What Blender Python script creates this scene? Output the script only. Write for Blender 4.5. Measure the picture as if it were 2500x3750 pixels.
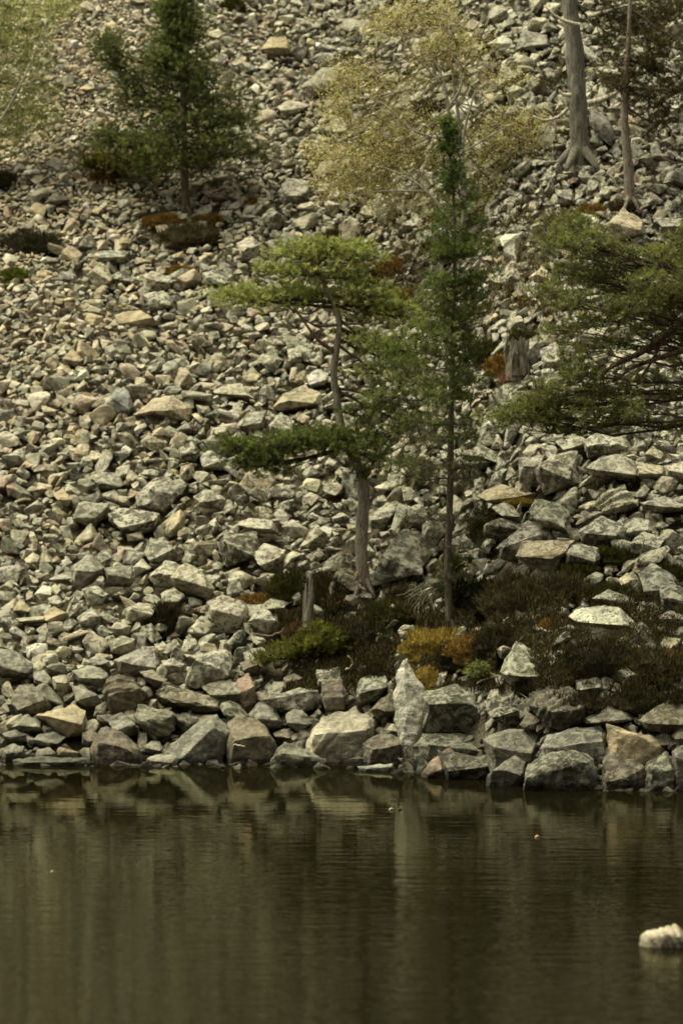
import bpy, bmesh, math, random
import numpy as np
from mathutils import Vector, noise as mnoise
R = math.radians
random.seed(11); rng = np.random.default_rng(11)
for o in list(bpy.data.objects): bpy.data.objects.remove(o)
sc = bpy.context.scene
COL = sc.collection

# ------------------------------------------------------------------ camera, world, sun, exposure
SW, SH = 2500.0, 3750.0            # reference frame in which positions are written down
TANV = 0.090625                    # tan of half the vertical field of view
CAMH = 6.0                         # camera height above the lake
VH = 1246.0                        # row of the horizon
cam = bpy.data.cameras.new('Camera'); co = bpy.data.objects.new('Camera', cam); COL.objects.link(co)
co.location = (0, 0, CAMH); co.rotation_euler = (R(90), 0, 0)
cam.sensor_fit = 'VERTICAL'; cam.sensor_height = 24; cam.lens = 12 / TANV
cam.shift_y = -(1875 - VH) / 3750; cam.clip_start = 0.5; cam.clip_end = 3000
cam.dof.use_dof = True; cam.dof.focus_distance = 76.5; cam.dof.aperture_fstop = 1.15
sc.camera = co

SUN_EL, SUN_AZ = 66, 260           # high, from the left, level with the slope
w = bpy.data.worlds.new('World'); sc.world = w; w.use_nodes = True
nt = w.node_tree; nt.nodes.clear()
sky = nt.nodes.new('ShaderNodeTexSky'); sky.sky_type = 'NISHITA'; sky.sun_disc = False
sky.sun_elevation = R(SUN_EL); sky.sun_rotation = R(SUN_AZ); sky.dust_density = 4; sky.air_density = 1.0
hs = nt.nodes.new('ShaderNodeHueSaturation'); hs.inputs['Saturation'].default_value = 0.25
mu = nt.nodes.new('ShaderNodeMix'); mu.data_type = 'RGBA'; mu.blend_type = 'MULTIPLY'; mu.inputs[0].default_value = 1
mu.inputs[7].default_value = (1.0, 0.975, 0.745, 1)
bg = nt.nodes.new('ShaderNodeBackground'); bg.inputs[1].default_value = 0.12
ou = nt.nodes.new('ShaderNodeOutputWorld')
nt.links.new(sky.outputs[0], hs.inputs['Color']); nt.links.new(hs.outputs[0], mu.inputs[6])
nt.links.new(mu.outputs[2], bg.inputs[0]); nt.links.new(bg.outputs[0], ou.inputs[0])
sl = bpy.data.lights.new('Sun', 'SUN'); sl.energy = 2.5; sl.angle = R(42); sl.color = (1, 0.932, 0.682)
so = bpy.data.objects.new('Sun', sl); COL.objects.link(so)
sd = Vector((-math.cos(R(SUN_EL)) * 0.98, math.cos(R(SUN_EL)) * 0.12, math.sin(R(SUN_EL))))
so.rotation_euler = sd.to_track_quat('Z', 'Y').to_euler(); so.location = (0, 40, 60)
vs = sc.view_settings; vs.view_transform = 'Standard'; vs.look = 'None'; vs.gamma = 1; vs.exposure = 1.0
sc.cycles.filter_width = 1.7
sc.cycles.max_bounces = 5; sc.cycles.diffuse_bounces = 3; sc.cycles.glossy_bounces = 3
sc.cycles.transmission_bounces = 2; sc.cycles.caustics_reflective = False; sc.cycles.caustics_refractive = False

# ------------------------------------------------------------------ geometry helpers
class MB:
    def __init__(s): s.V = []; s.F = []; s.T = []; s.M = []; s.n = 0
    def add(s, v, f, t, m=0):
        v = np.asarray(v, float).reshape(-1, 3); f = np.asarray(f, int).reshape(-1, 3)
        t = np.asarray(t, float)
        if t.ndim == 1: t = np.tile(t, (len(v), 1))
        s.V.append(v); s.F.append(f + s.n); s.T.append(t); s.M.append(np.full(len(f), m)); s.n += len(v)
    def build(s, name, mats, parent=None, loc=(0, 0, 0), smooth=False, sharp=None):
        V = np.concatenate(s.V) - np.array(loc, float); F = np.concatenate(s.F); T = np.concatenate(s.T); M = np.concatenate(s.M)
        me = bpy.data.meshes.new(name)
        me.vertices.add(len(V)); me.vertices.foreach_set('co', V.astype(np.float32).ravel())
        me.loops.add(len(F) * 3); me.loops.foreach_set('vertex_index', F.astype(np.int32).ravel())
        me.polygons.add(len(F)); me.polygons.foreach_set('loop_start', np.arange(0, len(F) * 3, 3, dtype=np.int32))
        me.polygons.foreach_set('material_index', M.astype(np.int32))
        me.update(calc_edges=True)
        me.polygons.foreach_set('use_smooth', np.full(len(F), smooth))
        a = me.color_attributes.new('tint', 'FLOAT_COLOR', 'POINT'); a.data.foreach_set('color', T.astype(np.float32).ravel())
        for m in (mats if isinstance(mats, (list, tuple)) else [mats]): me.materials.append(m)
        if smooth and sharp: me.set_sharp_from_angle(angle=R(sharp))
        o = bpy.data.objects.new(name, me); COL.objects.link(o)
        if parent is not None: o.parent = parent
        else: o.location = loc
        return o
def tag(o, label=None, cat=None, group=None, kind=None):
    for k, v in (('label', label), ('category', cat), ('group', group), ('kind', kind)):
        if v: o[k] = v
    return o
def empty(name, loc, label, cat, group=None):
    o = bpy.data.objects.new(name, None); COL.objects.link(o); o.location = loc; o.empty_display_size = 0.2
    return tag(o, label, cat, group)
def tube(mb, pts, rad, tint, m=0, sides=7, rough=0.0, cap=True):
    P = np.array(pts, float); n = len(P)
    rad = np.broadcast_to(np.array(rad, float), (n,))
    d = np.gradient(P, axis=0); d /= np.linalg.norm(d, axis=1)[:, None] + 1e-9
    up = np.array([0.31, 0.9, 0.2]); a = np.cross(d, up); a /= np.linalg.norm(a, axis=1)[:, None] + 1e-9; b = np.cross(d, a)
    ang = np.linspace(0, 2 * math.pi, sides, endpoint=False)
    rr = rad[:, None] * (1 + (rng.normal(0, rough, (n, sides)) if rough else 0))
    V = P[:, None] + rr[..., None] * (np.cos(ang)[None, :, None] * a[:, None] + np.sin(ang)[None, :, None] * b[:, None])
    i = np.arange(n - 1)[:, None] * sides; j = np.arange(sides)[None]; j2 = (j + 1) % sides
    A, B, C, D = i + j, i + j2, i + sides + j2, i + sides + j
    F = np.concatenate([np.stack([A, B, C], -1).reshape(-1, 3), np.stack([A, C, D], -1).reshape(-1, 3)])
    V = V.reshape(-1, 3)
    if cap:
        V = np.concatenate([V, P[[-1]]]); L = (n - 1) * sides
        F = np.concatenate([F, [[L + k, L + (k + 1) % sides, n * sides] for k in range(sides)]])
    mb.add(V, F, tint, m)
def bez(p0, p1, p2, n=7):
    t = np.linspace(0, 1, n)[:, None]
    return (1 - t) ** 2 * np.array(p0) + 2 * t * (1 - t) * np.array(p1) + t * t * np.array(p2)
def spline(pts, n=5):
    P = np.array(pts, float); Q = np.vstack([2 * P[0] - P[1], P, 2 * P[-1] - P[-2]]); out = []
    for i in range(1, len(Q) - 2):
        for t in np.linspace(0, 1, n, endpoint=False):
            out.append(0.5 * (2 * Q[i] + (Q[i + 1] - Q[i - 1]) * t + (2 * Q[i - 1] - 5 * Q[i] + 4 * Q[i + 1] - Q[i + 2]) * t * t + (3 * Q[i] - Q[i - 1] - 3 * Q[i + 1] + Q[i + 2]) * t ** 3))
    out.append(P[-1]); return np.array(out)

# ------------------------------------------------------------------ terrain
def px2dir(u, v): return (np.asarray(u, float) - 1250) / 1875 * TANV, (VH - np.asarray(v, float)) / 1875 * TANV
def P(u, v, Y):
    a, b = px2dir(u, v); return np.array([a * Y, Y + 0 * a, CAMH + b * Y]).T
PXM = TANV / 1875                  # metres per reference pixel per metre of distance
_su = np.array([-900, 0, 1000, 1350, 1700, 1880, 2060, 2500, 3400.]); _sv = np.array([2770, 2788, 2798, 2808, 2844, 2872, 2890, 2898, 2898.])
_sD = CAMH / ((_sv - VH) / 1875 * TANV); _sx = (_su - 1250) / 1875 * TANV * _sD
def shore(x): return np.interp(x, _sx, _sD)
def lump(x, y, s, k):
    return (np.sin(x * s + k) * np.cos(y * s * 1.13 + 2 * k) + 0.5 * np.sin(x * s * 2.3 + y * s * 1.7 + 3 * k)) / 1.5
def terrain(x, y):
    x = np.asarray(x, float); y = np.asarray(y, float)
    s = y - shore(x)
    zl = np.where(s < 0, np.maximum(0.42 * s, -4), np.where(s < 1.3, 0.85 * s, 1.105 + 0.66 * (s - 1.3)))
    zr = np.where(s < 0, np.maximum(0.5 * s, -4), np.where(s < 1.7, 1.0 * s, np.where(s < 4.0, 1.7 + 0.30 * (s - 1.7), 2.39 + 0.72 * (s - 4.0))))
    w = np.clip((x + 1.5) / 3.5, 0, 1); w = w * w * (3 - 2 * w)
    z = zl * (1 - w) + zr * w
    z = z + np.clip(s, 0, 3) / 3 * (0.22 * lump(x, y, 0.7, 1.0) + 0.10 * lump(x, y, 1.9, 2.0))
    return np.minimum(z, 130 + 0.02 * s)
def ground(u, v):
    """point of the terrain seen at reference position (u, v)"""
    u = np.atleast_1d(np.asarray(u, float)); v = np.atleast_1d(np.asarray(v, float))
    a, b = px2dir(u, v); Y = np.full(len(u), 62.0); done = np.zeros(len(u), bool)
    for _ in range(1400):
        z = CAMH + b * Y; done |= z <= terrain(a * Y, Y)
        if done.all(): break
        Y = np.where(done, Y, Y + 0.06)
    return np.stack([a * Y, Y, CAMH + b * Y], 1)
def g1(u, v): return ground([u], [v])[0]

# ------------------------------------------------------------------ materials
def newmat(name):
    m = bpy.data.materials.new(name); m.use_nodes = True; n = m.node_tree; n.nodes.clear()
    return m, n, n.nodes, n.links
def nd(N, t, **kw):
    x = N.new(t)
    for k, v in kw.items(): setattr(x, k, v)
    return x
def mixc(N, L, a, b, f, bt='MIX'):
    x = nd(N, 'ShaderNodeMix', data_type='RGBA', blend_type=bt)
    for s, val in ((6, a), (7, b), (0, f)):
        if isinstance(val, bpy.types.NodeSocket): L.new(val, x.inputs[s])
        elif s == 0: x.inputs[0].default_value = val
        else: x.inputs[s].default_value = (*val, 1)
    return x.outputs[2]
def mth(N, L, op, a, b=0.0, clamp=False):
    x = nd(N, 'ShaderNodeMath', operation=op, use_clamp=clamp)
    for s, val in ((0, a), (1, b)):
        if isinstance(val, bpy.types.NodeSocket): L.new(val, x.inputs[s])
        else: x.inputs[s].default_value = val
    return x.outputs[0]
def rng_(N, L, v, a, b, c=0, d=1):
    x = nd(N, 'ShaderNodeMapRange'); L.new(v, x.inputs[0])
    for i, q in enumerate((a, b, c, d)): x.inputs[1 + i].default_value = q
    return x.outputs[0]
def nz(N, L, co, sc_, det=5, ro=0.6, dist=0.0):
    x = nd(N, 'ShaderNodeTexNoise'); L.new(co, x.inputs['Vector']); x.inputs['Scale'].default_value = sc_
    x.inputs['Detail'].default_value = det; x.inputs['Roughness'].default_value = ro; x.inputs['Distortion'].default_value = dist
    return x.outputs[0]
def coords(N, L):
    tc = nd(N, 'ShaderNodeTexCoord'); oi = nd(N, 'ShaderNodeObjectInfo'); ad = nd(N, 'ShaderNodeVectorMath', operation='ADD')
    L.new(tc.outputs['Object'], ad.inputs[0]); L.new(oi.outputs['Location'], ad.inputs[1]); return ad.outputs[0]
def finish(m, N, L, col, rough=0.9, bump=None, bs=0.5, bd=0.02, spec=0.25):
    p = nd(N, 'ShaderNodeBsdfPrincipled'); o = nd(N, 'ShaderNodeOutputMaterial')
    L.new(col, p.inputs['Base Color']) if isinstance(col, bpy.types.NodeSocket) else setattr(p.inputs['Base Color'], 'default_value', (*col, 1))
    p.inputs['Roughness'].default_value = rough; p.inputs['Specular IOR Level'].default_value = spec
    if bump is not None:
        b = nd(N, 'ShaderNodeBump'); b.inputs['Strength'].default_value = bs; b.inputs['Distance'].default_value = bd
        L.new(bump, b.inputs['Height']); L.new(b.outputs[0], p.inputs['Normal'])
    L.new(p.outputs[0], o.inputs[0]); return m
def m_rock():
    m, n, N, L = newmat('rock'); c = coords(N, L)
    at = nd(N, 'ShaderNodeAttribute', attribute_name='tint')
    n1 = nz(N, L, c, 3.1, 6, 0.62); n2 = nz(N, L, c, 8.5, 8, 0.68, 0.4); n3 = nz(N, L, c, 46, 4, 0.7); n4 = nz(N, L, c, 17, 6, 0.66)
    mp = nd(N, 'ShaderNodeMapping'); L.new(c, mp.inputs[0]); mp.inputs['Rotation'].default_value = (0.5, 0.45, 0.3); mp.inputs['Scale'].default_value = (1.6, 1.6, 15)
    n5 = nz(N, L, mp.outputs[0], 1.6, 5, 0.6)
    val = mth(N, L, 'MULTIPLY', rng_(N, L, n1, 0.34, 0.66, 0.5, 1.4), rng_(N, L, n3, 0.3, 0.7, 0.7, 1.3))
    val = mth(N, L, 'MULTIPLY', val, rng_(N, L, n5, 0.3, 0.7, 0.78, 1.2))
    cb = nd(N, 'ShaderNodeCombineColor'); [L.new(val, cb.inputs[i]) for i in range(3)]
    col = mixc(N, L, at.outputs['Color'], cb.outputs[0], 1.0, 'MULTIPLY')
    col = mixc(N, L, col, (0.30, 0.24, 0.15), mth(N, L, 'MULTIPLY', rng_(N, L, n4, 0.56, 0.70), 0.35))
    dk = mth(N, L, 'MULTIPLY', rng_(N, L, n4, 0.49, 0.43), at.outputs['Alpha'])
    col = mixc(N, L, col, (0.045, 0.042, 0.03), mth(N, L, 'MULTIPLY', dk, 0.75))
    li = mth(N, L, 'MULTIPLY', rng_(N, L, n2, 0.495, 0.545), at.outputs['Alpha'])
    col = mixc(N, L, col, (0.46, 0.445, 0.35), mth(N, L, 'MULTIPLY', li, 0.85))
    ge = nd(N, 'ShaderNodeNewGeometry'); sz = nd(N, 'ShaderNodeSeparateXYZ'); L.new(ge.outputs['Position'], sz.inputs[0])
    wet = rng_(N, L, mth(N, L, 'ADD', sz.outputs[2], mth(N, L, 'MULTIPLY', n2, 0.16)), 0.13, 0.24, 0.42, 1.0)
    cw = nd(N, 'ShaderNodeCombineColor'); [L.new(wet, cw.inputs[i]) for i in range(3)]
    col = mixc(N, L, col, cw.outputs[0], 1.0, 'MULTIPLY')
    h = mth(N, L, 'ADD', mth(N, L, 'ADD', mth(N, L, 'MULTIPLY', n2, 1.3), mth(N, L, 'MULTIPLY', n3, 0.35)), mth(N, L, 'MULTIPLY', n5, 0.5))
    return finish(m, N, L, col, 0.92, h, 0.9, 0.045, 0.2)
def m_tint(name, rough=0.9, trans=0.0, sc_=9, lo=0.75, hi=1.25, bump=0):
    m, n, N, L = newmat(name); c = coords(N, L); at = nd(N, 'ShaderNodeAttribute', attribute_name='tint')
    n1 = nz(N, L, c, sc_, 5, 0.65); v = rng_(N, L, n1, 0.3, 0.7, lo, hi)
    cb = nd(N, 'ShaderNodeCombineColor'); [L.new(v, cb.inputs[i]) for i in range(3)]
    col = mixc(N, L, at.outputs['Color'], cb.outputs[0], 1.0, 'MULTIPLY')
    if not trans: return finish(m, N, L, col, rough, n1 if bump else None, 0.7, bump or 0.01, 0.15)
    d = nd(N, 'ShaderNodeBsdfDiffuse'); t = nd(N, 'ShaderNodeBsdfTranslucent'); x = nd(N, 'ShaderNodeMixShader'); o = nd(N, 'ShaderNodeOutputMaterial')
    x.inputs[0].default_value = trans; L.new(col, d.inputs[0]); L.new(col, t.inputs[0]); L.new(d.outputs[0], x.inputs[1]); L.new(t.outputs[0], x.inputs[2]); L.new(x.outputs[0], o.inputs[0]); return m
def m_bark():
    m, n, N, L = newmat('bark'); c = coords(N, L); at = nd(N, 'ShaderNodeAttribute', attribute_name='tint')
    mp = nd(N, 'ShaderNodeMapping'); L.new(c, mp.inputs[0]); mp.inputs['Scale'].default_value = (9, 9, 1.6)
    n1 = nz(N, L, mp.outputs[0], 3.0, 6, 0.7, 0.5); n2 = nz(N, L, c, 30, 3, 0.6)
    v = mth(N, L, 'MULTIPLY', rng_(N, L, n1, 0.3, 0.68, 0.35, 1.5), rng_(N, L, n2, 0.3, 0.7, 0.8, 1.2))
    cb = nd(N, 'ShaderNodeCombineColor'); [L.new(v, cb.inputs[i]) for i in range(3)]
    col = mixc(N, L, at.outputs['Color'], cb.outputs[0], 1.0, 'MULTIPLY')
    return finish(m, N, L, col, 0.95, n1, 1.0, 0.04, 0.1)
def m_ground():
    m, n, N, L = newmat('ground_grit'); c = coords(N, L)
    n1 = nz(N, L, c, 0.6, 6, 0.65); n2 = nz(N, L, c, 18, 6, 0.7)
    col = mixc(N, L, (0.07, 0.058, 0.038), (0.22, 0.19, 0.14), rng_(N, L, n2, 0.4, 0.7))
    col = mixc(N, L, col, (0.05, 0.045, 0.02), rng_(N, L, n1, 0.48, 0.62))
    return finish(m, N, L, col, 0.95, n2, 1.0, 0.1, 0.1)
def m_water():
    m, n, N, L = newmat('lake_water'); tc = nd(N, 'ShaderNodeTexCoord'); c = tc.outputs['Object']
    def mp(s, r=0):
        x = nd(N, 'ShaderNodeMapping'); L.new(c, x.inputs[0]); x.inputs['Scale'].default_value = s; x.inputs['Rotation'].default_value = (0, 0, r); return x.outputs[0]
    a = nz(N, L, mp((0.42, 1.0, 1), 0.03), 2.6, 3, 0.6); b = nz(N, L, mp((0.6, 1.0, 1), -0.04), 0.55, 3, 0.5); d = nz(N, L, mp((0.45, 1.0, 1)), 7.0, 3, 0.6)
    patch = nz(N, L, mp((1, 0.5, 1)), 0.12, 2, 0.5)
    sy = nd(N, 'ShaderNodeSeparateXYZ'); L.new(c, sy.inputs[0])
    near = rng_(N, L, sy.outputs[1], 79, 54, 0.16, 2.5)          # calm by the shore, rippled further out
    side = rng_(N, L, sy.outputs[0], -4, 3, 0.5, 1.15)
    amp = mth(N, L, 'MULTIPLY', mth(N, L, 'MULTIPLY', near, side), rng_(N, L, patch, 0.35, 0.6, 0.6, 1.15))
    h = mth(N, L, 'ADD', mth(N, L, 'MULTIPLY', b, 6.0), mth(N, L, 'ADD', mth(N, L, 'MULTIPLY', a, 6.0), mth(N, L, 'MULTIPLY', d, 1.1)))
    h = mth(N, L, 'MULTIPLY', h, amp)
    bu = nd(N, 'ShaderNodeBump'); bu.inputs['Strength'].default_value = 1; bu.inputs['Distance'].default_value = 0.001; L.new(h, bu.inputs['Height'])
    df = nd(N, 'ShaderNodeBsdfDiffuse'); df.inputs[0].default_value = (0.0045, 0.0042, 0.0018, 1)
    gl = nd(N, 'ShaderNodeBsdfGlossy'); gl.inputs[0].default_value = (0.97, 0.955, 0.74, 1); gl.inputs['Roughness'].default_value = 0.006
    L.new(bu.outputs[0], gl.inputs['Normal'])
    fr = nd(N, 'ShaderNodeFresnel'); fr.inputs[0].default_value = 1.33; L.new(bu.outputs[0], fr.inputs['Normal'])
    f = mth(N, L, 'MULTIPLY', fr.outputs[0], 0.47)
    x = nd(N, 'ShaderNodeMixShader'); L.new(f, x.inputs[0]); L.new(df.outputs[0], x.inputs[1]); L.new(gl.outputs[0], x.inputs[2])
    o = nd(N, 'ShaderNodeOutputMaterial'); L.new(x.outputs[0], o.inputs[0]); return m
ROCK = m_rock(); BARK = m_bark(); GROUND = m_ground(); WATER = m_water()
NEEDLE = m_tint('pine_needles', trans=0.5, sc_=4, lo=0.7, hi=1.3); LEAF = m_tint('birch_leaves', trans=0.4, sc_=5)
HEATH = m_tint('heather_twigs', trans=0.15, sc_=7, lo=0.5, hi=1.5); MOSS = m_tint('moss', sc_=16, lo=0.5, hi=1.45, bump=0.04)
WOOD = m_tint('dead_wood', sc_=20, lo=0.6, hi=1.3, bump=0.02)

# ------------------------------------------------------------------ ground and water
def sheet(name, xs, ys, zf, mat):
    X, Y = np.meshgrid(xs, ys); Z = zf(X, Y); V = np.stack([X, Y, Z], -1).reshape(-1, 3); nx = len(xs)
    i, j = np.meshgrid(np.arange(len(ys) - 1), np.arange(nx - 1), indexing='ij'); A = (i * nx + j).ravel()
    F = np.concatenate([np.stack([A, A + 1, A + nx + 1], 1), np.stack([A, A + nx + 1, A + nx], 1)])
    mb = MB(); mb.add(V, F, (1, 1, 1, 1)); return mb.build(name, mat, smooth=True)
xs = np.unique(np.concatenate([np.linspace(-400, -14, 30), np.linspace(-14, 14, 190), np.linspace(14, 400, 30)]))
ys = np.unique(np.concatenate([np.linspace(45, 66, 8), np.linspace(66, 108, 260), np.linspace(108, 600, 70)]))
g = sheet('hillside', xs, ys, lambda x, y: terrain(x, y) - 0.16 - 0.16 * np.clip((86 - y) / 5, 0, 1) + np.clip((y - 104) / 3, 0, 1) * 0.16 + np.where(y > 104, 0.25 * lump(x, y, 2.1, 4), 0), GROUND)
tag(g, 'dark gritty hillside rising behind the lake under the scree', kind='structure')
wt = sheet('lake', np.linspace(-500, 500, 3), np.linspace(-300, 120, 3), lambda x, y: 0 * x, WATER)
tag(wt, 'dark olive lake mirroring the scree slope', kind='structure')

far = sheet('light_blocker_hill', np.linspace(-500, 500, 60), np.linspace(-420, -45, 60), lambda x, y: np.minimum((-45 - y) * 0.80, 170) - 1 + 5 * lump(x, y, .05, 1) * np.clip((-60 - y) / 30, 0, 1), GROUND)  # unseen hill added behind the camera so the rock fronts get less sky light
tag(far, 'unseen dark hillside added behind the camera to keep sky light off the rock fronts', kind='structure')
# ------------------------------------------------------------------ rocks
def hull(pts):
    bm = bmesh.new()
    for p in pts: bm.verts.new(p)
    r = bmesh.ops.convex_hull(bm, input=bm.verts)
    bmesh.ops.delete(bm, geom=list({e for e in r['geom_interior'] + r['geom_unused'] if isinstance(e, bmesh.types.BMVert)}), context='VERTS')
    return bm
def arr(bm):
    bmesh.ops.triangulate(bm, faces=bm.faces); bm.verts.index_update()
    V = np.array([v.co[:] for v in bm.verts]); F = np.array([[v.index for v in f.verts] for f in bm.faces]); return V, F
def refine(bm, size, seed, edge, amp=0.05, ribs=0.0):
    for _ in range(7):
        es = [e for e in bm.edges if e.calc_length() > edge]
        if not es: break
        bmesh.ops.subdivide_edges(bm, edges=es, cuts=1); bmesh.ops.triangulate(bm, faces=[f for f in bm.faces if len(f.verts) > 3])
    bmesh.ops.smooth_vert(bm, verts=bm.verts, factor=0.3, use_axis_x=True, use_axis_y=True, use_axis_z=True)
    bm.normal_update(); off = Vector((seed * 3.7, seed * 1.3, seed * 2.1)); new = []
    rd = Vector((math.sin(seed), 0.3, 1.0 + 0.5 * math.cos(seed))).normalized()
    for v in bm.verts:
        q = v.co / size
        n = mnoise.fractal(q * 2.2 + off, 0.9, 2.1, 4) ; n2 = mnoise.ridged_multi_fractal(q * 2.6 - off, 1.0, 2.0, 3, 1.0, 2.0) - 1.0
        d = amp * size * (0.62 * n - 0.30 * n2)
        s = mnoise.noise(Vector((q.dot(rd) * 9, q.x * 0.8, q.y * 0.8)) + off); d += (0.005 + ribs) * size * (1 if s > 0.05 else -1) * min(1, abs(s - .05) * 8)
        new.append(v.co + v.normal * d)
    for v, c in zip(bm.verts, new): v.co = c
    return arr(bm)
COLS = dict(tan=(0.33, 0.275, 0.185), pale=(0.38, 0.35, 0.265), grey=(0.235, 0.225, 0.18), green=(0.185, 0.183, 0.142), brown=(0.185, 0.16, 0.115),
            dark=(0.095, 0.088, 0.068), white=(0.50, 0.49, 0.40), blue=(0.25, 0.262, 0.225), pink=(0.31, 0.235, 0.175), cream=(0.50, 0.44, 0.33))
ORG = dict(A=(0, 0), B=(1250, 0), C=(0, 800), D=(1250, 800), E=(0, 1600), F=(1250, 1600), G=(0, 2300), H=(1250, 2300))
HERO = []   # crop letter, outline, colour, lichen, label, extra ridge points, options
def h(c, col, li, pts, label=None, ridge=None, **k):
    n = [int(q) for q in pts.split()]; o = ORG[c]
    pl = [(o[0] + n[i] * 0.7972, o[1] + n[i + 1] * 0.7972) for i in range(0, len(n), 2)]
    rg = None
    if ridge: r = [int(q) for q in ridge.split()]; rg = [(o[0] + r[i] * 0.7972, o[1] + r[i + 1] * 0.7972) for i in range(0, len(r), 2)]
    HERO.append((pl, col, li, label, rg, k))
# shore, left
h('G', 'green', .2, '-60 100 0 92 75 105 165 165 165 200 120 225 0 232 -60 200', 'broad flat grey-green boulder cut by the left edge above the shore')
h('G', 'grey', .2, '210 150 255 143 310 175 300 205 240 200 210 175', 'small oval pale-topped boulder right of the flat grey-green boulder')
h('G', 'grey', .15, '330 265 375 262 440 300 470 345 400 362 345 332', 'wedge shaped grey boulder left of the dark ribbed boulder')
h('G', 'brown', .12, '490 230 540 205 620 225 680 300 670 350 600 388 520 388 480 340 465 290', 'large dark round boulder with slanting ribs near the left shore', ribs=.03)
h('G', 'grey', .25, '520 150 575 120 640 90 710 85 735 150 720 190 640 218 560 205', 'large rounded grey boulder above the dark ribbed boulder')
h('G', 'green', .45, '850 262 875 180 950 130 1000 95 1065 108 1075 150 1010 215 950 235 900 282', 'tall slanting slab with pale lichen leaning to the right above the shore')
h('G', 'grey', .3, '410 142 450 125 505 150 505 180 450 190 415 170')
h('G', 'brown', .15, '60 300 90 265 150 258 225 330 240 372 180 396 80 392 55 340', 'dark brown rounded boulder at far left of the shore')
h('G', 'grey', .2, '615 400 655 345 700 350 790 385 815 440 790 482 720 512 660 480', 'large grey boulder with banded face below the dark ribbed boulder', ribs=.02)
h('G', 'tan', .05, '165 400 215 395 255 420 290 380 340 348 400 375 405 430 370 490 310 502 290 470 220 440', 'boulder with a bright cream stripe near the left shore')
h('G', 'grey', .1, '10 485 70 465 140 490 130 520 60 524 20 505')
h('G', 'grey', .1, '150 510 190 485 250 480 305 500 220 546 175 540')
h('G', 'brown', .1, '420 545 460 460 490 448 560 470 640 545 655 590 600 632 520 632 440 620', 'broad brown boulder with its foot in the water, left of the pale wet slab')
h('G', 'grey', .2, '665 540 700 515 735 520 750 550 740 578 690 584 665 560', 'small block with flat pale top right at the water edge')
h('G', 'white', .1, '670 597 710 578 815 588 818 615 740 636 690 632', 'pale wet slab lying flat in the shallow water')
h('G', 'green', .2, '755 577 790 530 880 470 950 398 1000 393 1030 460 1052 490 1000 540 1012 605 900 625 820 615', 'long grey slab rising from the water to a blunt point', '830 600 900 530 980 460')
h('G', 'brown', .12, '1040 430 1100 400 1180 420 1210 470 1280 550 1260 600 1180 612 1090 606 1040 545', 'brown grey triangular boulder at the waterline')
h('G', 'grey', .12, '1240 602 1290 560 1305 513 1400 560 1498 600 1492 632 1350 645 1260 632', 'low pointed boulder shaped like a tent in the water', '1290 575 1400 590')
h('G', 'grey', .2, '1130 400 1190 330 1250 355 1300 430 1290 460 1220 468 1180 424')
h('G', 'green', .35, '1205 330 1260 300 1430 273 1465 283 1482 340 1450 362 1400 392 1290 384 1240 348', 'long low boulder with pale rim above the bright shore boulder', '1240 325 1300 312 1430 290')
h('G', 'brown', .2, '725 312 755 255 860 272 920 300 1030 318 1045 382 940 388 830 352 760 346', 'layered brown slab below the tall slanting slab', ribs=.03)
h('G', 'grey', .2, '930 270 1010 238 1090 248 1125 290 1100 332 1040 344 950 304')
h('G', 'pink', .05, '1088 240 1140 203 1170 250 1178 342 1120 367 1092 322', 'upright reddish brown block above the shore')
h('G', 'grey', .15, '1310 400 1350 368 1390 375 1450 430 1420 452 1370 482 1330 452')
h('G', 'grey', .2, '150 205 205 190 240 235 215 272 160 252')
h('G', 'pale', .05, '240 225 300 213 325 250 310 290 250 284', 'small sunlit tan block above the cream striped boulder')
h('G', 'pale', .05, '180 290 240 275 247 340 225 352')
h('G', 'grey', .3, '500 60 560 32 620 50 630 102 570 127 510 112')
h('G', 'green', .2, '330 195 400 168 480 190 500 222 440 272 370 252')
h('G', 'grey', .35, '740 150 800 138 850 165 830 202 770 212')
h('G', 'brown', .1, '1300 230 1350 205 1390 230 1392 272 1310 282')
h('G', 'brown', .1, '1100 160 1160 138 1200 170 1190 212 1120 202')
h('G', 'grey', .1, '490 410 560 388 610 420 640 482 600 502 530 472')
h('G', 'green', .1, '60 605 170 587 420 596 422 620 220 632 70 637', 'long flat wet slab along the left waterline')
h('G', 'grey', .1, '10 555 60 530 110 545 120 582 60 602 15 594')
h('G', 'grey', .1, '95 420 130 395 190 430 195 470 130 478 45 458')
h('G', 'dark', .3, '795 395 880 388 940 400 930 452 850 482 810 442')
h('G', 'dark', .4, '1450 190 1560 178 1600 270 1460 284', 'dark square block under the heather bank')
h('G', 'brown', .1, '1250 482 1310 460 1345 490 1330 517 1270 512')
h('G', 'pale', .08, '1410 530 1430 470 1480 400 1568 383 1630 377 1698 400 1728 440 1710 492 1640 560 1590 612 1500 622 1430 590', 'largest bright cream boulder on the shore, left of the white slab', '1440 490 1560 500 1680 470', ribs=.012)
h('G', 'brown', .1, '1480 250 1568 240 1600 300 1580 370 1500 378 1470 320')
h('G', 'brown', .12, '640 200 700 190 770 230 760 260 700 262')
h('G', 'brown', .1, '380 480 420 460 460 500 440 560 380 530')
h('G', 'grey', .1, '170 556 230 545 262 575 230 600 165 590')
h('G', 'grey', .1, '250 365 290 350 300 380 260 405 220 395')
h('G', 'brown', .1, '880 470 930 398 980 392 1016 440 960 500')
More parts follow.
